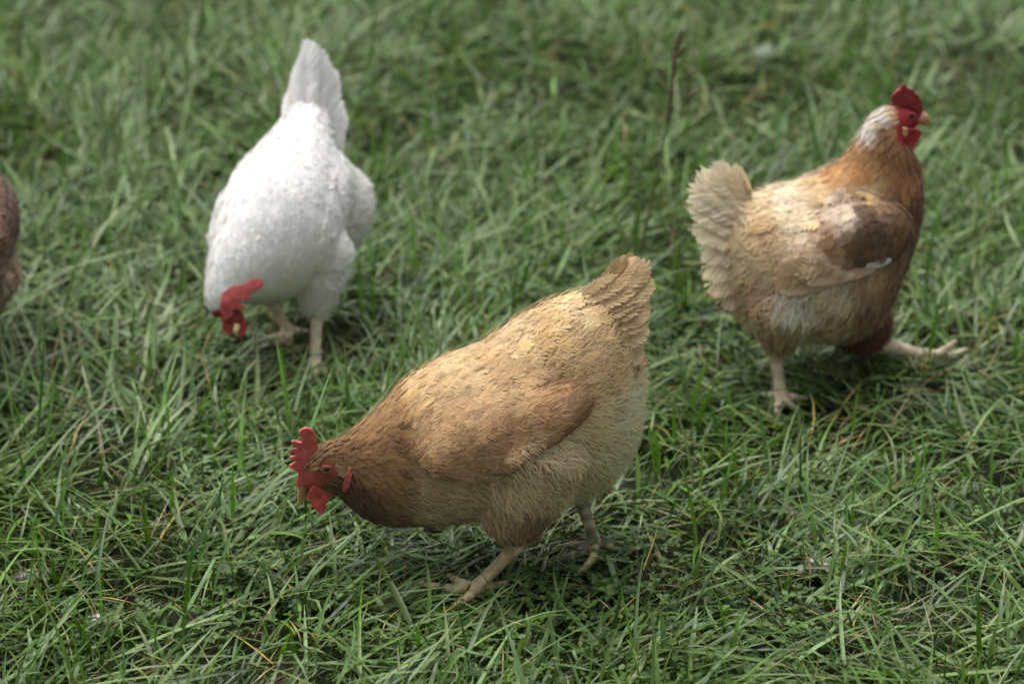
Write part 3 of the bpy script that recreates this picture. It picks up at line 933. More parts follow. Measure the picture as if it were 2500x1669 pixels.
# ---- the spotted red hen on the right, striding right
def hen_right():
    p = at_ground(1908, 972)
    H = Hen((p[0] + .06, p[1] + .042), (1, 0.10), 'brown and cream hen striding right, one foot lifted, at right')
    H.coarse = 1.2
    for a in [(2252, 274, 2246, 312, .8), (2220, 254, 2218, 330, .72), (2168, 254, 2210, 356, .74), (2118, 280, 2244, 386, .76),
              (2082, 340, 2260, 430, .78), (2042, 390, 2264, 490, .80), (1985, 430, 2252, 575, .82), (1930, 446, 2222, 660, .86),
              (1890, 450, 2185, 745, .88), (1858, 456, 2110, 822, .88), (1830, 460, 2010, 834, .88), (1802, 476, 1922, 836, .82),
              (1775, 508, 1860, 826, .74), (1752, 560, 1804, 768, .60), (1740, 610, 1772, 706, .48)]:
        H.ring_px(*a)
    lt = H.lat
    a, b = H.pl(1930, 740, .05), H.pl(1892, 852, .044)
    H.extra.append(('tube', [a + ZUP * .03, a, a * .5 + b * .5, b], [.05, .055, .036, .014]))
    a, b = H.pl(2060, 730, -.045), H.pl(2140, 838, -.045)
    H.extra.append(('tube', [a + ZUP * .02, a, a * .45 + b * .55, b * .85 + a * .15, b + ZUP * .002], [.05, .055, .046, .036, .020]))
    for s in (1, -1):
        c = H.pl(2035, 560) + lt * s * .066
        ax = unit(H.pl(1900, 640) - H.pl(2170, 520)); up = unit(np.cross(lt, ax))
        H.extra.append(('ell', c, (ax, up, lt), (.100, .056, .028)))
    H.build_body(0.0046, 5)
    H.set_anchors([
        (2190, 262, (196, 150, 100), 9, 4, .3, 4, (-40, 15)), (2150, 272, (238, 224, 206), 14, 5, .3, 5, (-50, 20)),
        (2118, 310, (238, 222, 200), 16, 6, .3, 5.5, (-40, 45)), (2165, 325, (166, 118, 66), 16, 6, .3, 5.5, (-30, 50)),
        (2080, 370, (196, 138, 74), 24, 8, .3, 6.5, (-50, 40)), (2150, 380, (172, 118, 64), 24, 7, .3, 6, (-20, 60)),
        (2220, 390, (150, 100, 56), 22, 7, .3, 6, (0, 60)), (2020, 418, (206, 146, 72), 26, 8, .3, 6.5, (-60, 30)),
        (2110, 425, (196, 134, 66), 26, 8, .3, 6.5, (-20, 60)), (2200, 450, (186, 126, 64), 26, 8, .3, 6.5, (-5, 60)),
        (2248, 500, (130, 84, 50), 24, 10, .3, 7, (-15, 60)), (2010, 450, (216, 182, 124), 26, 12, .25, 8, (-60, 15)),
        (2130, 462, (212, 176, 118), 22, 12, .25, 8, (-60, 15)), (1920, 470, (228, 206, 168), 28, 14, .35, 8.5, (-60, 12)),
        (2050, 500, (216, 194, 168), 22, 15, .25, 8.5, (-60, 20)), (2130, 530, (104, 76, 54), 22, 15, .25, 8.5, (-60, 25)),
        (2190, 510, (146, 106, 72), 20, 14, .25, 8.5, (-60, 30)), (2100, 590, (116, 86, 60), 24, 16, .25, 8.5, (-60, 22)),
        (2030, 580, (176, 132, 90), 26, 16, .3, 9, (-60, 22)), (2200, 600, (140, 98, 64), 24, 14, .35, 8.5, (-40, 40)),
        (1960, 540, (232, 208, 168), 28, 16, .4, 9, (-60, 20)), (1980, 620, (216, 182, 138), 30, 18, .4, 9, (-60, 25)),
        (1880, 560, (214, 176, 122), 30, 16, .5, 9, (-60, 15)), (1870, 490, (226, 196, 148), 30, 14, .4, 8.5, (-60, 0)),
        (1800, 560, (216, 184, 136), 34, 18, .6, 9, (-60, -5)), (1800, 500, (228, 202, 160), 34, 16, .5, 9, (-50, -40)),
        (1740, 620, (234, 216, 180), 36, 18, .7, 9, (-55, 12)), (1800, 680, (220, 188, 142), 34, 20, .8, 9, (-55, 25)),
        (1800, 780, (214, 188, 150), 30, 20, .95, 8.5, (-35, 50)), (1850, 720, (196, 160, 118), 30, 20, .9, 8.5, (-35, 40)),
        (1890, 830, (184, 150, 112), 24, 16, .9, 8, (-10, 60)), (1945, 745, (230, 214, 188), 28, 18, .8, 8.5, (-25, 50)),
        (2030, 720, (222, 198, 164), 28, 18, .7, 8.5, (-40, 40)), (2130, 680, (194, 154, 112), 26, 16, .5, 8.5, (-45, 40)),
        (2190, 690, (150, 104, 66), 26, 15, .45, 8.5, (-30, 55)), (2020, 815, (206, 178, 140), 26, 18, .8, 8.5, (-40, 30)),
        (2130, 780, (150, 108, 70), 24, 14, .6, 8, (0, 55)), (2130, 840, (112, 66, 36), 18, 11, .5, 7, (25, 45)),
    ])
    e2 = H.sz(H.hit(2225, 285)); w2 = H.sz(H.hit(2215, 318)); f2 = H.sz(H.hit(2245, 295))
    def dist(P, q): return np.linalg.norm(H.sz(P) - q, axis=1)
    def face(P): return np.minimum(np.minimum(dist(P, e2) / .021, dist(P, w2) / .019), dist(P, f2) / .014)
    H.bare = lambda P: face(P) < .95
    def skin(V, c):
        f = np.clip((1.15 - face(V)) / .3, 0, 1)[:, None]
        return np.clip(c * (1 - f) + lin((156, 60, 64))[None] * f, 0, .9)
    H.skin = skin
    H.finish_body()
    def mott(P, col, r):
        z = np.array([mnoise.noise(Vector(p * 45 + np.array([9., 2, 4]))) for p in P])
        return col * (1 + .22 * z)[:, None]
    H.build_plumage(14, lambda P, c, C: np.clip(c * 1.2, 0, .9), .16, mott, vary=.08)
    H.filaments(8000, w=.0005)
    tail = bpy.data.objects.new('tail', None); tail.location = H.root.location; link(tail, H.root)
    T = [((1830, 500), (1772, 398), .002, .006, 30, (226, 196, 148)), ((1825, 510), (1742, 405), .006, .012, 34, (238, 220, 186)),
         ((1820, 525), (1712, 428), .010, .018, 36, (236, 214, 178)), ((1815, 540), (1688, 455), .014, .022, 36, (240, 226, 198)),
         ((1810, 560), (1676, 492), .018, .026, 36, (238, 222, 192)), ((1805, 585), (1688, 545), .022, .028, 38, (232, 210, 172)),
         ((1805, 610), (1698, 600), .024, .030, 38, (238, 222, 192)), ((1805, 640), (1706, 655), .026, .032, 38, (232, 210, 170)),
         ((1810, 670), (1722, 705), .028, .032, 36, (222, 192, 146)), ((1820, 690), (1750, 748), .028, .032, 34, (206, 170, 120))]
    for s in (1, -1):
        for (a, b, o0, o1, W, c) in T:
            H.feather('tail_feather', H.pl(*a, s * o0), H.pl(b[0] + H.r.normal(0, 5), b[1] + H.r.normal(0, 5), s * (o1 + .006)), lt * s * .7 + ZUP * .9, W * 1.15 / 1000, mute(np.array(c) * .4 + np.array((250, 228, 188)) * .6, .0), tail, 34, .10, fluff=.2, cup=.3)
    for s in (1, -1):
        wing = H.wing_shell([(2196, 590), (2165, 622), (2100, 638), (2000, 664), (1900, 690)], [(1898, 655), (1925, 585), (1955, 515), (2030, 465), (2120, 460), (2185, 490), (2205, 545)], s, .017)
        H.build_plumage(14, lambda P, c, C: np.clip(c * 1.2, 0, .9), .2, mott, me=wing.data, side=lt * s, parent=wing, vary=.08)
        W = [((2130, 634), (1965, 668), .086, .092, 13, (196, 166, 126)), ((2080, 645), (1900, 690), .088, .092, 16, (206, 178, 138)), ((2050, 640), (1888, 680), .089, .092, 19, (190, 156, 114)),
             ((2020, 632), (1882, 665), .090, .092, 22, (184, 146, 102)), ((2000, 615), (1885, 640), .091, .092, 22, (196, 158, 112))]
        for (a, b, o0, o1, w, c) in W:
            H.feather('flight_feather', H.surf(a[0], a[1] + 10, s, .019), H.surf(b[0], b[1] + 10, s, .019), lt * s + ZUP * .35, w / 1000, c, wing, 36, .04, edge=(222, 192, 150), fluff=.06)
    wf = H.feather('white_wing_feather', H.surf(2170, 622, 1, .016), H.surf(2108, 640, 1, .016), lt + ZUP * .2, .010, (218, 215, 206), H.root, 26, .05, fluff=.03)
    comb = [(2178, 258), (2174, 245), (2177, 232), (2186, 222), (2196, 216), (2202, 204), (2208, 202), (2213, 212), (2220, 216), (2226, 214), (2231, 224),
            (2237, 228), (2242, 226), (2244, 238), (2251, 246), (2250, 256), (2253, 268), (2256, 284), (2248, 284), (2236, 270), (2215, 262)]
    H.flat_flesh('comb', [H.pl(*p) for p in comb], lt * .001, .006, (142, 46, 50), .0014)
    wat = [(2196, 312), (2192, 322), (2202, 336), (2214, 349), (2224, 352), (2230, 340), (2240, 326), (2244, 312), (2236, 304), (2216, 304)]
    for s in (1, -1):
        H.flat_flesh('wattle', [H.pl(*p) for p in wat], lt * s * .012, .0045, (170, 46, 50), .0013, curve=s * .004)
    for s in (1, -1):
        H.flat_flesh('ear_lobe', [H.pl(*p) for p in [(2196, 294), (2206, 296), (2208, 308), (2202, 318), (2194, 312)]], lt * s * .024, .005, (196, 150, 120), .0013)
    for s in (1, -1):
        ec = H.surf(2225, 284, s, -.0018)
        H.eye(ec, lt * s, .0042, (120, 70, 40)); H.eye_ring(ec + lt * s * .002, lt * s, .0046, (150, 60, 60))
    H.beak(H.pl(2248, 288), H.pl(2270, 298), .01, .015, (176, 130, 110), (190, 150, 120), H.pl(2250, 306) - H.pl(2248, 290))
    g = at_ground
    A = g(1908, 966, 0.022)
    H.leg(H.pl(1890, 852, .044), A, [[A, g(1935, 970, 0.020), g(1960, 972, 0.016)], [A, g(1925, 985, 0.020), g(1942, 996, 0.015)], [A, g(1900, 990, 0.019), g(1896, 1004, 0.015)], [A, g(1885, 966, 0.018), g(1866, 964, 0.015)]],
          (196, 178, 152), .0092, .0082, label='pink standing leg')
    A = H.pl(2262, 872, -.045)
    H.leg(H.pl(2165, 842, -.045), A, [[A, H.pl(2300, 862, -.040), H.pl(2325, 840, -.035)], [A, H.pl(2310, 876, -.050), H.pl(2348, 858, -.052)], [A, H.pl(2305, 872, -.068), H.pl(2335, 866, -.082)],
          [A, H.pl(2225, 892, -.045), H.pl(2195, 905, -.045)]], (220, 202, 174), .0112, .0098, label='lifted pink leg with spread toes')
    return H

# ---- the white hen, tail up, pecking towards the camera
def hen_white():
    H = Hen((-.312, 4.25), (-.17, -.985), 'white hen with raised tail and red comb, pecking at the grass')
    H.coarse = 0.95
    L = H.left; H.lat = L
    H.under, H.flat, H.loose = .98, .85, -.15
    S = [(-.205, .282, .016, .020, .0), (-.175, .272, .034, .033, .0), (-.135, .254, .052, .047, .0), (-.085, .231, .074, .065, .0), (-.030, .209, .091, .077, .0), (.020, .190, .096, .081, -.005),
         (.058, .178, .084, .073, -.016), (.086, .168, .066, .058, -.028), (.106, .158, .050, .045, -.038), (.119, .148, .038, .035, -.045),
         (.129, .138, .030, .027, -.049), (.136, .127, .0235, .021, -.050), (.141, .115, .013, .012, -.050)]
    H.spine_auto([H.loc(s, z, y) for s, z, a, b, y in S], [(a, b) for s, z, a, b, y in S])
    a, b = H.loc(.0, .160, .050), H.loc(.034, .076, .054)
    H.extra.append(('tube', [a + ZUP * .02, a, a * .5 + b * .5, a * .2 + b * .8, b], [.036, .046, .037, .024, .012]))
    a, b = H.loc(-.02, .165, -.046), H.loc(-.025, .095, -.045)
    H.extra.append(('tube', [a + ZUP * .02, a, a * .5 + b * .5, b], [.036, .042, .034, .013]))
    H.extra.append(('ell', H.loc(-.11, .172, .022), (H.h, ZUP, L), (.070, .072, .076)))
    for s in (1, -1):
        ax = unit(H.h * -.92 + ZUP * .38); up = unit(np.cross(L, ax))
        H.extra.append(('ell', H.loc(-.045, .205, s * .054), (ax, up, L), (.090, .048, .026)))
    w = (240, 238, 233)
    H.build_body(0.0046, 5)
    H.set_anchors([(.13, .10, w, 10, 5, .3, 5, (-.02, .05)), (.12, .14, w, 18, 7, .3, 6.5, (-.03, .05)), (.09, .22, w, 24, 15, .3, 8, (-.05, .05)), (.10, .10, (228, 225, 214), 24, 15, .4, 8, (-.06, -.01)),
                   (.0, .28, w, 28, 20, .25, 9, (-.05, .025)), (-.10, .30, w, 30, 20, .3, 9, (-.05, .03)), (0, .20, w, 28, 21, .25, 9, (-.06, .025)), (-.2, .28, w, 34, 16, .4, 9, (-.04, .05)),
                   (.02, .11, (230, 227, 218), 26, 16, .7, 8.5, (-.03, -.05)), (-.12, .18, (236, 233, 226), 30, 18, .8, 9, (-.06, -.01)), (-.16, .13, (230, 227, 217), 30, 18, .9, 9, (-.05, -.03)), (-.02, .09, (226, 222, 212), 16, 10, .7, 6.5, (0, -.05))], px=False)
    hd = H.loc(.136, .128, -.050)
    beakp = H.loc(.142, .030, -.052)
    H.bare = lambda P: np.linalg.norm(P - H.loc(.150, .112, -.046), axis=1) < .022
    def skin(V, c):
        f = np.clip((.026 - np.linalg.norm(V - H.loc(.150, .112, -.046), axis=1)) / .006, 0, 1)[:, None]
        return np.clip(c * (1 - f) + lin((150, 58, 58))[None] * f, 0, .9)
    H.skin = skin
    H.finish_body()
    H.build_plumage(13, None, .05, dark=.97, warmth=.2, vary=.02)
    H.filaments(7000, w=.0005, bright=1.0)
    tail = bpy.data.objects.new('tail', None); tail.location = H.root.location; link(tail, H.root)
    wc = (243, 240, 232)
    TT = [(.004, .225, .390, .004), (.011, .222, .386, .011), (.018, .218, .376, .018), (.024, .214, .352, .026), (.028, .210, .326, .031), (.030, .205, .300, .035)]
    for s in (1, -1):
        for k, (o0, z0, z1, o1) in enumerate(TT):
            H.feather('tail_feather', H.loc(-.155, z0 + .02, s * o0), H.loc(-.205 - .005 * k, z1 + H.r.normal(-.018, .007), s * o1 * (.85 if s > 0 else 1.0)), L * s * .35 + H.h * .6 + ZUP * .9, .036, wc, tail, 44, .06, fluff=.16, cup=.35)
    for s in (1, -1):
        wing = H.wing_shell([(.075, .165), (.045, .140), (-.04, .150), (-.11, .185), (-.165, .222)], [(-.15, .245), (-.09, .262), (-.03, .262), (.03, .245), (.07, .20)], s, .007, px=False)
        H.build_plumage(13, None, .05, dark=.97, me=wing.data, side=L * s, parent=wing, warmth=.2, vary=.02)
        for k in range(4):
            H.feather('flight_feather', H.surf(-.05, .162 + .012 * k, s, .008, False), H.surf(-.15 - .004 * k, .205 + .012 * k, s, .010, False), L * s + ZUP * .3, .022, wc, wing, 36, .05, fluff=.06)
    # head hangs low and is turned to the hen's right
    nc = unit(np.array([.10, -1.0, .35]))               # the floppy comb lies over towards the camera
    old = H.lat; H.lat = nc
    def hp(u, v, o=0.0): return at_plane(u, v, hd + nc * (.020 + o), nc)
    comb = [(548, 716), (570, 701), (598, 696), (613, 685), (628, 685), (638, 696), (628, 708), (610, 714), (606, 722), (611, 730), (588, 730), (582, 737), (597, 746), (597, 754),
            (571, 752), (573, 764), (562, 773), (550, 780), (545, 765), (542, 742)]
    comb = [(588 + (u - 588) * 1.12, 738 + (v - 738) * 1.12) for u, v in comb]
    H.flat_flesh('comb', [hp(*p) for p in comb], nc * .009, .008, (172, 76, 72), .0013, curve=-.006, it=3)
    face = [(543, 768), (541, 784), (556, 804), (572, 800), (590, 800), (599, 778), (592, 762), (570, 756)]
    H.flat_flesh('face', [hp(*p) for p in face], nc * -.006, .014, (138, 54, 52), .0014, curve=-.006)
    H.flat_flesh('wattle', [hp(*p) for p in [(545, 782), (541, 798), (552, 812), (562, 824), (570, 814), (566, 794)]], nc * .000, .006, (150, 48, 48), .0013)
    H.flat_flesh('wattle', [hp(*p) for p in [(598, 776), (605, 792), (602, 808), (590, 822), (582, 824), (584, 802), (588, 784)]], nc * .000, .006, (150, 48, 48), .0013)
    side = unit(np.cross(nc, ZUP))
    for q in (1, -1):
        H.eye(hd + side * q * .020 + nc * .004, side * q)
    H.beak(hp(578, 796, .002), hp(576, 817, .006), .01, .0075, (206, 184, 124), (214, 192, 136), -nc * .010)
    H.lat = old
    g = at_ground
    A = g(768, 882, 0.022)
    H.leg(H.loc(.034, .078, .054), A, [[A, g(735, 905, 0.018), g(712, 912, 0.015)], [A, g(765, 915, 0.018), g(758, 930, 0.015)], [A, g(790, 905, 0.018), g(800, 916, 0.015)], [A, g(775, 870, 0.016), g(782, 860, 0.015)]],
          (232, 216, 190), .0088, .0074)
    A = g(704, 806, 0.022)
    H.leg(H.loc(-.025, .095, -.045), A, [[A, g(680, 822, 0.020), g(652, 824, 0.015)], [A, g(690, 832, 0.020), g(676, 838, 0.015)], [A, g(706, 832, 0.020), g(704, 840, 0.015)], [A, g(725, 808, 0.018), g(740, 808, 0.016)]],
          (228, 208, 180), .0086, .0072)
    return H

# ---- the brown hen that leans into the picture at the left edge
def hen_edge():
    p = at_ground(-128, 930)
    H = Hen((p[0], p[1]), (.04, -1.0), 'dark brown laced hen cut off by the left edge')
    H.lat = H.left
    H.coarse = 1.35
    L = H.lat
    S = [(-.16, .225, .045, .030), (-.135, .215, .075, .055), (-.09, .205, .098, .078), (-.03, .20, .108, .092), (.03, .195, .106, .094), (.085, .195, .092, .084),
         (.125, .215, .070, .064), (.150, .25, .048, .044), (.165, .29, .034, .032), (.175, .325, .027, .025), (.192, .345, .021, .018), (.212, .343, .010, .009)]
    H.spine_auto([H.loc(s, z) for s, z, a, b in S], [(a, b) for s, z, a, b in S])
    for s in (1, -1):
        a, b = H.loc(.0, .15, s * .055), H.loc(.0, .085, s * .045)
        H.extra.append(('tube', [a + ZUP * .03, a, a * .5 + b * .5, b], [.05, .052, .034, .013]))
        H.extra.append(('ell', H.loc(-.03, .215, s * .066), (H.h, ZUP, L), (.115, .058, .040)))
    br = (100, 72, 52)
    H.build_body(0.0052, 5)
    H.set_anchors([(.19, .34, br, 10, 5, .3, 5, (-.05, 0)), (.14, .25, (116, 78, 52), 22, 8, .3, 6.5, (-.04, -.04)), (.1, .16, (140, 96, 66), 24, 14, .35, 8.5, (-.06, 0)), (0, .30, br, 28, 16, .25, 9, (-.06, .01)),
                   (-.03, .22, (106, 74, 54), 26, 18, .25, 9, (-.06, .01)), (-.15, .24, (118, 74, 50), 30, 18, .4, 9, (-.06, .02)), (-.1, .155, (178, 148, 122), 28, 18, .9, 9, (-.04, -.04)), (0, .14, (184, 156, 128), 28, 18, .8, 9, (-.03, -.05))], px=False)
    H.finish_body()
    H.build_plumage(10, lambda P, c, C: np.clip(c * .2 + lin((226, 206, 186))[None] * .8, 0, .9), .35, vary=.25)
    tail = bpy.data.objects.new('tail', None); tail.location = H.root.location; link(tail, H.root)
    for s in (1, -1):
        for k in range(6):
            H.feather('tail_feather', H.loc(-.115, .255 - .008 * k, s * (.004 + .004 * k)), H.loc(-.205 + .004 * k, .335 - .022 * k, s * (.008 + .005 * k)), L * s + ZUP * .3, .034, (126, 80, 54), tail, 30, .07, edge=(196, 170, 148), fluff=.12)
    comb = [(.185, .36), (.182, .378), (.192, .392), (.197, .382), (.204, .388), (.208, .376), (.215, .378), (.218, .364), (.222, .352), (.208, .356)]
    H.flat_flesh('comb', [H.loc(*q) for q in comb], L * 0, .006, (190, 50, 52), .0016)
    for s in (1, -1):
        H.flat_flesh('wattle', [H.loc(*q) for q in [(.206, .336), (.200, .326), (.203, .310), (.211, .306), (.217, .316), (.218, .332)]], L * s * .010, .0045, (190, 44, 48), .0016)
        H.eye(H.loc(.200, .349, s * .017), L * s)
        b = H.loc(.0, .085, s * .045); A = H.loc(.012 * s, .012, s * .045)
        H.leg(b, A, [[A, A + H.h * .03 - ZUP * .004, A + H.h * .055 - ZUP * .007], [A, A + H.h * .025 + L * .018 - ZUP * .004, A + H.h * .042 + L * .03 - ZUP * .007], [A, A + H.h * .025 - L * .018 - ZUP * .004, A + H.h * .042 - L * .03 - ZUP * .007], [A, A - H.h * .025 - ZUP * .006]], (206, 178, 130), .0082, .0068)
    H.beak(H.loc(.214, .343), H.loc(.238, .334), .01, .014, (176, 130, 90), (200, 160, 110), -ZUP * .012)
    return H

HENS = [hen_front(), hen_right(), hen_white(), hen_edge()]
#HENS_END

# ------------------------------------------------------------------ grass
def inside_view(x, y, mx=0.22, y0=3.15, y1=6.1):
    return (np.abs(x) < y * 0.166 + mx) & (y > y0) & (y < y1)

def sample_area(n, box, cond, r):
    x = r.uniform(box[0], box[1], n); y = r.uniform(box[2], box[3], n)
    m = cond(x, y)
    return x[m], y[m]

def nfield(x, y, sc, off):
    return np.array([mnoise.noise((a * sc + off, b * sc, off * 1.7)) for a, b in zip(x, y)])

HEN_BLOBS = []
for h in HENS:
    for c, U, a, b in h.rings:
        HEN_BLOBS.append((c, max(a, b) * 0.93))
FEET = []

def clear_of_hens(P):
    """True where no point of the blade lies inside a hen's body"""
    ok = np.ones(len(P), bool)
    for c, rad in HEN_BLOBS:
        d2 = ((P - c) ** 2).sum(-1)
        ok &= (d2 > rad * rad).all(1)
    return ok

def blades(x, y, length, width, az, tilt0, dtilt, kink, twist, segs, fold, r, zmin=0.003, drift=0.4):
    """returns verts (N,segs+1,nc,3) and keep mask; nc = 3 when folded along the midrib, else 2"""
    N = len(x)
    t = np.linspace(0, 1, segs + 1)
    P = np.zeros((N, segs + 1, 3))
    P[:, 0] = np.stack([x, y, 0.012 * r.random(N) * np.sin(tilt0)], 1)
    azs = az[:, None] + drift * r.normal(0, 1, (N, 1)) * t[None] ** 1.5
    al = tilt0[:, None] + dtilt[:, None] * t[None] ** 1.4 + kink[:, None] * (t[None] > 0.55)
    for i in range(segs):
        a = al[:, i]; z = azs[:, i]
        stp = np.stack([np.sin(a) * np.cos(z), np.sin(a) * np.sin(z), np.cos(a)], 1) * (length / segs)[:, None]
        P[:, i + 1] = P[:, i] + stp
        floor = zmin + 0.016 * r.random(N)
        low = P[:, i + 1, 2] < floor
        P[low, i + 1, 2] = floor[low]
    ok = clear_of_hens(P)
    T = np.gradient(P, axis=1); T = unit(T)
    side = np.stack([-np.sin(azs), np.cos(azs), np.zeros_like(azs)], -1)
    side = unit(side - T * (side * T).sum(-1, keepdims=True))
    nr = np.cross(T, side)
    tw = twist[:, None] * (t[None] - 0.2)
    side, nr = side * np.cos(tw)[..., None] + nr * np.sin(tw)[..., None], nr * np.cos(tw)[..., None] - side * np.sin(tw)[..., None]
    prof = np.clip(0.55 + 1.6 * t, 0, 1) * np.clip((1 - t) / 0.55, 0, 1) ** 0.75
    prof[-1] = 0.04
    hw = (width / 2)[:, None] * prof[None]
    if fold:
        V = np.stack([P - side * hw[..., None], P - nr * (hw * fold)[..., None], P + side * hw[..., None]], 2)
    else:
        V = np.stack([P - side * hw[..., None], P + side * hw[..., None]], 2)
    return V[ok], ok

def blade_mesh(name, V, col, mat, label, cat, parent=None, tipc=None, basec=None):
    N, S, C, _ = V.shape
    i0 = np.arange(N)[:, None, None] * (S * C) + np.arange(S - 1)[None, :, None] * C + np.arange(C - 1)[None, None, :]
    Q = np.stack([i0, i0 + 1, i0 + C + 1, i0 + C], -1).reshape(-1, 4)
    t = np.linspace(0, 1, S)
    cc = col[:, None, None, :] * np.ones((N, S, C, 1))
    g = np.clip(1 - t * 3.0, 0, 1)[None, :, None, None]
    cc = cc * (1 - 0.35 * g) + np.array(lin((150, 160, 110)))[None, None, None] * 0.35 * g * 0.7
    if tipc is not None:
        k = (np.clip((t - 0.8) / 0.2, 0, 1)[None, :, None, None]) * tipc[:, None, None, None]
        cc = cc * (1 - k) + np.array(lin((168, 142, 92)))[None, None, None] * k
    o = mesh_np(name, V.reshape(-1, 3), Q, mat, parent, cc.reshape(-1, 3), smooth=True)
    tag(o, label, cat, None, 'stuff')
    return o

GREENS = np.array([lin(c) for c in ((90, 120, 62), (76, 108, 52), (108, 132, 84), (64, 96, 48), (98, 132, 56), (124, 144, 106), (82, 112, 64), (106, 132, 80))])  # paler greens paint sky sheen on blades into the colour

def green(n, r, var=0.20, yel=None):
    c = GREENS[r.integers(0, len(GREENS), n)] * (1 + r.normal(0, var, (n, 1)))
    c *= (1 + r.normal(0, 0.05, (n, 3))) * np.array([0.82, 0.86, 0.56])
    return np.clip(c, 0.005, 0.6)

FEET = [at_ground(*q)[:2] for q in ((1140, 1440), (1040, 1440), (1440, 1345), (1910, 985), (770, 895), (700, 835), (1120, 1480), (2220, 985), (2290, 985), (2350, 985), (1460, 1400), (1400, 1390))]

def trample(x, y):
    t = np.zeros(len(x))
    for f in FEET:
        t = np.maximum(t, np.exp(-((x - f[0]) ** 2 + (y - f[1] + .02) ** 2) / .085 ** 2))
    return t

def build_grass():
    r = np.random.default_rng(5)
    # long blades, mostly laid over and criss-crossing
    x, y = sample_area(56000, (-1.35, 1.35, 3.15, 6.1), inside_view, r)
    dens = nfield(x, y, 5.5, 1.3) + 0.5 * nfield(x, y, 14, 4.1)
    m = r.random(len(x)) < np.clip(0.62 + 1.0 * dens, 0.05, 1.0)
    x, y = x[m], y[m]; n = len(x)
    lean = nfield(x, y, 2.6, 7.7) * 5.0 + nfield(x, y, 8, 3.2) * 1.5
    az = lean + r.normal(0, 1.15, n)
    up = r.random(n)
    tilt = np.where(up < 0.08, r.uniform(0.1, 0.6, n), np.where(up < 0.45, r.uniform(0.7, 1.15, n), r.uniform(1.1, 1.5, n)))
    tr = trample(x, y)
    tilt = tilt + (1.42 - tilt) * np.clip(tr, 0, 1)
    L = np.clip(r.lognormal(math.log(0.088), 0.40, n), 0.035, 0.20) * (1 + 0.25 * nfield(x, y, 4, 9.1)) * (1 - .5 * tr)
    W = np.clip(r.normal(0.0050, 0.0014, n), 0.0022, 0.0085)
    dt = r.uniform(0.0, 0.9, n) * np.where(tilt > 1.05, 0.5, 1.0)
    kink = np.where(r.random(n) < 0.10, r.uniform(0.5, 1.4, n), 0.0)
    tw = r.normal(0, 0.6, n)
    V, ok = blades(x, y, L, W, az, tilt, dt, kink, tw, 6, 0.20, r)
    col = green(n, r)[ok]
    blade_mesh('long_grass', V, col, M_GRASS, 'long green grass blades laid over in all directions', 'grass', tipc=(r.random(n) < 0.12)[ok] * r.random(ok.sum()))
    print('long', len(V))
    # short dense blades between them
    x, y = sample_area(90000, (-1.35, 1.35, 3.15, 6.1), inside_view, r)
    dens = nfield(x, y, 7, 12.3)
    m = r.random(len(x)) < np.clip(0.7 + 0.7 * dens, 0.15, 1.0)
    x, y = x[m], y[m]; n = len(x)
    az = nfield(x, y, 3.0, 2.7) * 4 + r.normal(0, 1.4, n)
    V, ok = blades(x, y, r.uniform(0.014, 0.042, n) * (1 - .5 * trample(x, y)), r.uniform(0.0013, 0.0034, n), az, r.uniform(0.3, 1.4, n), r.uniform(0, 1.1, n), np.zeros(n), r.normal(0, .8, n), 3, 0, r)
    blade_mesh('short_grass', V, (green(n, r) * 0.58)[ok], M_GRASS, 'short dense grass between the long blades', 'grass')  # colour darkened to paint the shade in the gaps between long blades
    print('short', len(V))
    # fresh upright blades
    x, y = sample_area(900, (-1.35, 1.35, 3.15, 6.1), inside_view, r); n = len(x)
    V, ok = blades(x, y, r.uniform(0.05, 0.13, n), r.uniform(0.0028, 0.0052, n), r.uniform(0, 6.28, n), r.uniform(0.02, 0.35, n), r.uniform(0, 0.5, n), np.zeros(n), r.normal(0, .6, n), 6, 0.35, r)
    keep = trample(x, y) < .25
    x, y = x[keep], y[keep]; n = len(x)
    V, ok = blades(x, y, r.uniform(0.05, 0.13, n), r.uniform(0.0028, 0.0052, n), r.uniform(0, 6.28, n), r.uniform(0.02, 0.35, n), r.uniform(0, 0.5, n), np.zeros(n), r.normal(0, .6, n), 6, 0.35, r)
    c = lin((104, 146, 52))[None] * (1 + r.normal(0, .12, (n, 1)))
    blade_mesh('fresh_grass', V, c[ok], M_GRASS, 'fresh bright green upright grass blades', 'grass')
    # dry straw and yellowed stems lying flat
    x, y = sample_area(5200, (-1.35, 1.35, 3.15, 6.1), inside_view, r); n = len(x)
    V, ok = blades(x, y, r.uniform(0.02, 0.11, n), r.uniform(0.0009, 0.0026, n), r.uniform(0, 6.28, n), r.uniform(0.9, 1.5, n), r.uniform(-.1, 0.5, n), np.where(r.random(n) < .15, r.uniform(-1.2, 1.2, n), 0), r.normal(0, .8, n), 4, 0, r, zmin=0.008)
    sc = np.array([lin(q) for q in ((168, 146, 100), (146, 128, 92), (182, 156, 88), (118, 98, 70), (150, 142, 118))])[r.integers(0, 5, n)] * (1 + r.normal(0, .15, (n, 1)))
    blade_mesh('dry_grass', V, np.clip(sc, .02, .7)[ok], M_STRAW, 'dry straw coloured grass stems lying in the lawn', 'dry grass')
    # beyond the picture: the lawn goes on, more thinly modelled
    def outer(x, y): return ~inside_view(x, y)
    x, y = sample_area(36000, (-2.6, 2.6, 2.2, 9.0), outer, r); n = len(x)
    V, ok = blades(x, y, r.uniform(0.04, 0.13, n), r.uniform(0.004, 0.009, n), r.uniform(0, 6.28, n), r.uniform(0.2, 1.3, n), r.uniform(0, 1.0, n), np.zeros(n), r.normal(0, .8, n), 4, 0, r)
    blade_mesh('lawn_grass', V, green(n, r)[ok], M_GRASS, 'lawn grass stretching away around the hens', 'grass')

build_grass()

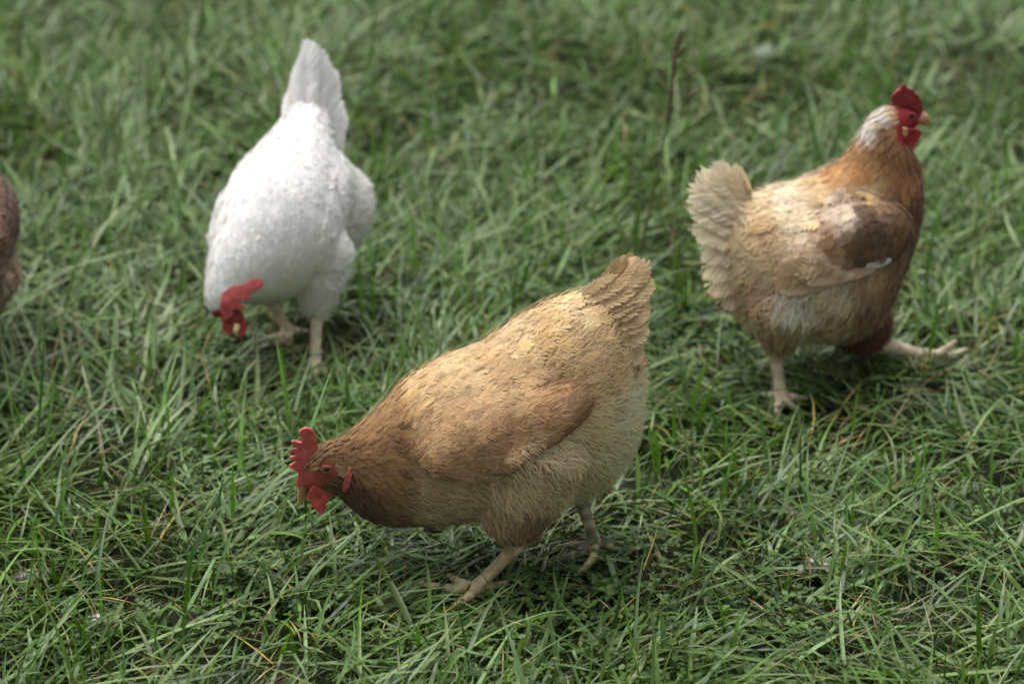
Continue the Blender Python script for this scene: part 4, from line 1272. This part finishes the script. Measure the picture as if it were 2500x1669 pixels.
def build_clover():
    """small three-leafed ground cover in patches"""
    r = np.random.default_rng(21)
    x, y = sample_area(30000, (-1.2, 1.2, 3.15, 5.2), lambda a, b: inside_view(a, b, .15, 3.15, 5.2), r)
    d = nfield(x, y, 3.6, 31.0) + .4 * nfield(x, y, 11, 3.0)
    m = d > 0.16
    x, y = x[m], y[m]; n = len(x)
    z = r.uniform(.008, .036, n)
    R0 = r.uniform(.0035, .0068, n)
    a0 = r.uniform(0, 6.28, n)
    col = np.array([lin(q) for q in ((72, 100, 42), (62, 90, 40), (84, 114, 48), (94, 120, 52))])[r.integers(0, 4, n)] * (1 + r.normal(0, .15, (n, 1)))
    VV, CC = [], []
    for k in range(3):
        a = a0 + k * 2.094 + r.normal(0, .2, n)
        dd = np.stack([np.cos(a), np.sin(a), r.normal(.15, .35, n)], 1); dd = unit(dd)
        ss = unit(np.stack([-np.sin(a), np.cos(a), r.normal(0, .3, n)], 1))
        o = np.stack([x, y, z], 1)
        up = np.cross(dd, ss)
        Lf = (R0 * 1.5)[:, None]; w = (R0 * .62)[:, None]
        VV.append(np.stack([o, o + dd * Lf * .45 - ss * w + up * w * .3, o + dd * Lf - ss * w * .35, o + dd * Lf + ss * w * .35, o + dd * Lf * .45 + ss * w + up * w * .3, o + dd * Lf * .5], 1))
        CC.append(col[:, None] * np.array([.9, 1, 1.1, 1.1, 1, .85])[None, :, None])
    V = np.concatenate(VV); C = np.concatenate(CC)
    i = np.arange(len(V))[:, None] * 6
    T = np.concatenate([i + np.array(t) for t in ((0, 5, 1), (1, 5, 2), (2, 5, 3), (3, 5, 4), (4, 5, 0))])
    o = mesh_np('clover', V.reshape(-1, 3), T, M_CLOVER, None, np.clip(C.reshape(-1, 3), .01, .5))
    tag(o, 'small three leafed clover growing in patches under the grass', 'clover', None, 'stuff')
build_clover()

# ------------------------------------------------------------------ small things in the grass
def seed_stalk():
    base = at_ground(1547, 682)
    P0, N0 = base, np.array([0, -1.0, 0])
    q = lambda u, v: at_plane(u, v, P0, N0)
    root = bpy.data.objects.new('seed_stalk', None); root.location = base; link(root)
    tag(root, 'tall thin weed stalk with a dark branched seed head, rising behind the front hen', 'weed')
    def tube(name, pts, rad, rgb, n=8):
        bm = bmesh.new(); tube_into(bm, pts, rad, n=n)
        me = bpy.data.meshes.new(name); bm.to_mesh(me); bm.free()
        me.polygons.foreach_set('use_smooth', np.ones(len(me.polygons), bool))
        set_cols(me, np.repeat(lin(rgb)[None], len(me.vertices), 0)); me.materials.append(M_STRAW)
        return link(bpy.data.objects.new(name, me), root)
    tube('stem', [base, q(1560, 620), q(1590, 500), q(1612, 400), q(1628, 300), q(1640, 200), q(1648, 130), q(1662, 74)], [.0034, .0031, .0025, .0018, .0015, .0013, .0011, .0008], (112, 116, 76))
    def spikelet(a, b, w, rgb=(104, 86, 72)):
        A, B = q(*a), q(*b); d = B - A
        pts = [A + d * t for t in np.linspace(0, 1, 9)]
        rad = [1.0 * w * (0.25 + math.sin(math.pi * min(1, t * .95 + .03))) * (1 + .3 * math.sin(t * 30)) for t in np.linspace(0, 1, 9)]
        tube('spikelet', pts, rad, rgb, 7)
    for a, b, w in (((1636, 262), (1643, 195), .0026), ((1643, 200), (1648, 130), .0028), ((1648, 135), (1664, 72), .0034), ((1650, 145), (1676, 112), .0026), ((1625, 205), (1606, 165), .0016),
                    ((1652, 196), (1716, 166), .0018), ((1668, 240), (1722, 216), .0018), ((1632, 300), (1637, 255), .0022)):
        spikelet(a, b, w)
    for a, b in (((1636, 235), (1625, 205)), ((1640, 215), (1652, 196)), ((1634, 268), (1668, 240))):
        tube('branch', [q(*a), q(*b)], [.0007, .0006], (96, 84, 64), 5)
    r = np.random.default_rng(3)
    V, ok = blades(np.array([base[0], base[0] + .004]), np.array([base[1], base[1] + .003]), np.array([.20, .15]), np.array([.008, .007]), np.array([1.2, 2.6]), np.array([.12, .3]), np.array([.35, .7]), np.zeros(2), np.array([.5, -.4]), 7, .25, r)
    for k in range(len(V)):
        o = blade_mesh('leaf', V[k:k + 1], lin((84, 112, 56))[None], M_GRASS, None, None, root)
        del o['kind']
seed_stalk()

def lump(name, u, v, size, flat, rgb, rgb2, seed, label, cat):
    """small clod, rough all over"""
    bm = bmesh.new(); bmesh.ops.create_icosphere(bm, subdivisions=4, radius=1.0)
    c = at_ground(u, v, size * flat * .3 + .010)
    cols = []
    for w in bm.verts:
        k = 1 + .45 * mnoise.noise(w.co * 1.6 + Vector((seed, 0, 0))) + .22 * mnoise.noise(w.co * 5 + Vector((0, seed, 0)))
        n2 = mnoise.noise(w.co * 3.2 + Vector((0, 0, seed)))
        f = min(1, max(0, n2 * 2.2 + .4))
        cols.append(lin(rgb) * (1 - f) + lin(rgb2) * f)
        w.co = Vector((w.co.x * size * k * 1.25, w.co.y * size * k * .9, w.co.z * size * flat * k)) + Vector(c)
    me = bpy.data.meshes.new(name); bm.to_mesh(me); bm.free()
    me.polygons.foreach_set('use_smooth', np.ones(len(me.polygons), bool))
    set_cols(me, np.array(cols)); me.materials.append(M_LEG)
    o = link(bpy.data.objects.new(name, me)); tag(o, label, cat, 'droppings in the grass')
lump('dropping', 72, 1412, .017, .5, (92, 84, 74), (196, 194, 186), 1.0, 'grey and white dropping in the grass at the lower left edge', 'dropping')
lump('dropping', 1990, 1388, .016, .55, (108, 98, 86), (182, 178, 168), 4.0, 'crumbly grey dropping in the grass right of the front hen', 'dropping')
lump('dropping', 245, 1512, .012, .4, (98, 88, 78), (204, 200, 192), 7.0, 'small whitish dropping in the grass at lower left', 'dropping')

def lost_feather():
    c = at_ground(1842, 132, .045)
    r = np.random.default_rng(8)
    one = lambda x: np.array([x], float)
    v, q, cc, nn = feather_arrays(c[None], unit([[1, .2, .25]]), unit([[-.2, -.5, .85]]), one(.034), one(.022), 26, lin((150, 158, 144))[None], one(.5), one(.3), one(.3), lin((240, 238, 232))[None], r)
    o = mesh_np('down_feather', v, q, M_FEATHER, None, cc, normals=nn)
    tag(o, 'small white downy feather caught on the grass, far back', 'feather')
lost_feather()

def dry_tuft(u, v, n, h, seed, label):
    c = at_ground(u, v); r = np.random.default_rng(seed)
    x = c[0] + r.normal(0, .004, n); y = c[1] + r.normal(0, .004, n)
    V, ok = blades(x, y, r.uniform(.5, 1, n) * h, r.uniform(.0012, .0024, n), r.uniform(0, 6.28, n), r.uniform(0, .5, n), r.uniform(-.2, .9, n), np.zeros(n), r.normal(0, .6, n), 5, 0, r)
    col = lin((140, 120, 98))[None] * (1 + r.normal(0, .25, (n, 1)))
    o = blade_mesh('dry_tuft', V, np.clip(col, .02, .6)[ok], M_STRAW, label, 'dry grass')
    del o['kind']; o['group'] = 'dead tufts in the lawn'
dry_tuft(1568, 1432, 10, .05, 1, 'dead straw tuft just right of the front hen rear foot')
dry_tuft(1690, 1480, 16, .05, 2, 'dark dead tuft at lower right, below the straw tuft')
dry_tuft(1820, 1500, 10, .045, 3, 'pale dead tuft at lower right, between the dark tuft and the grey dropping')
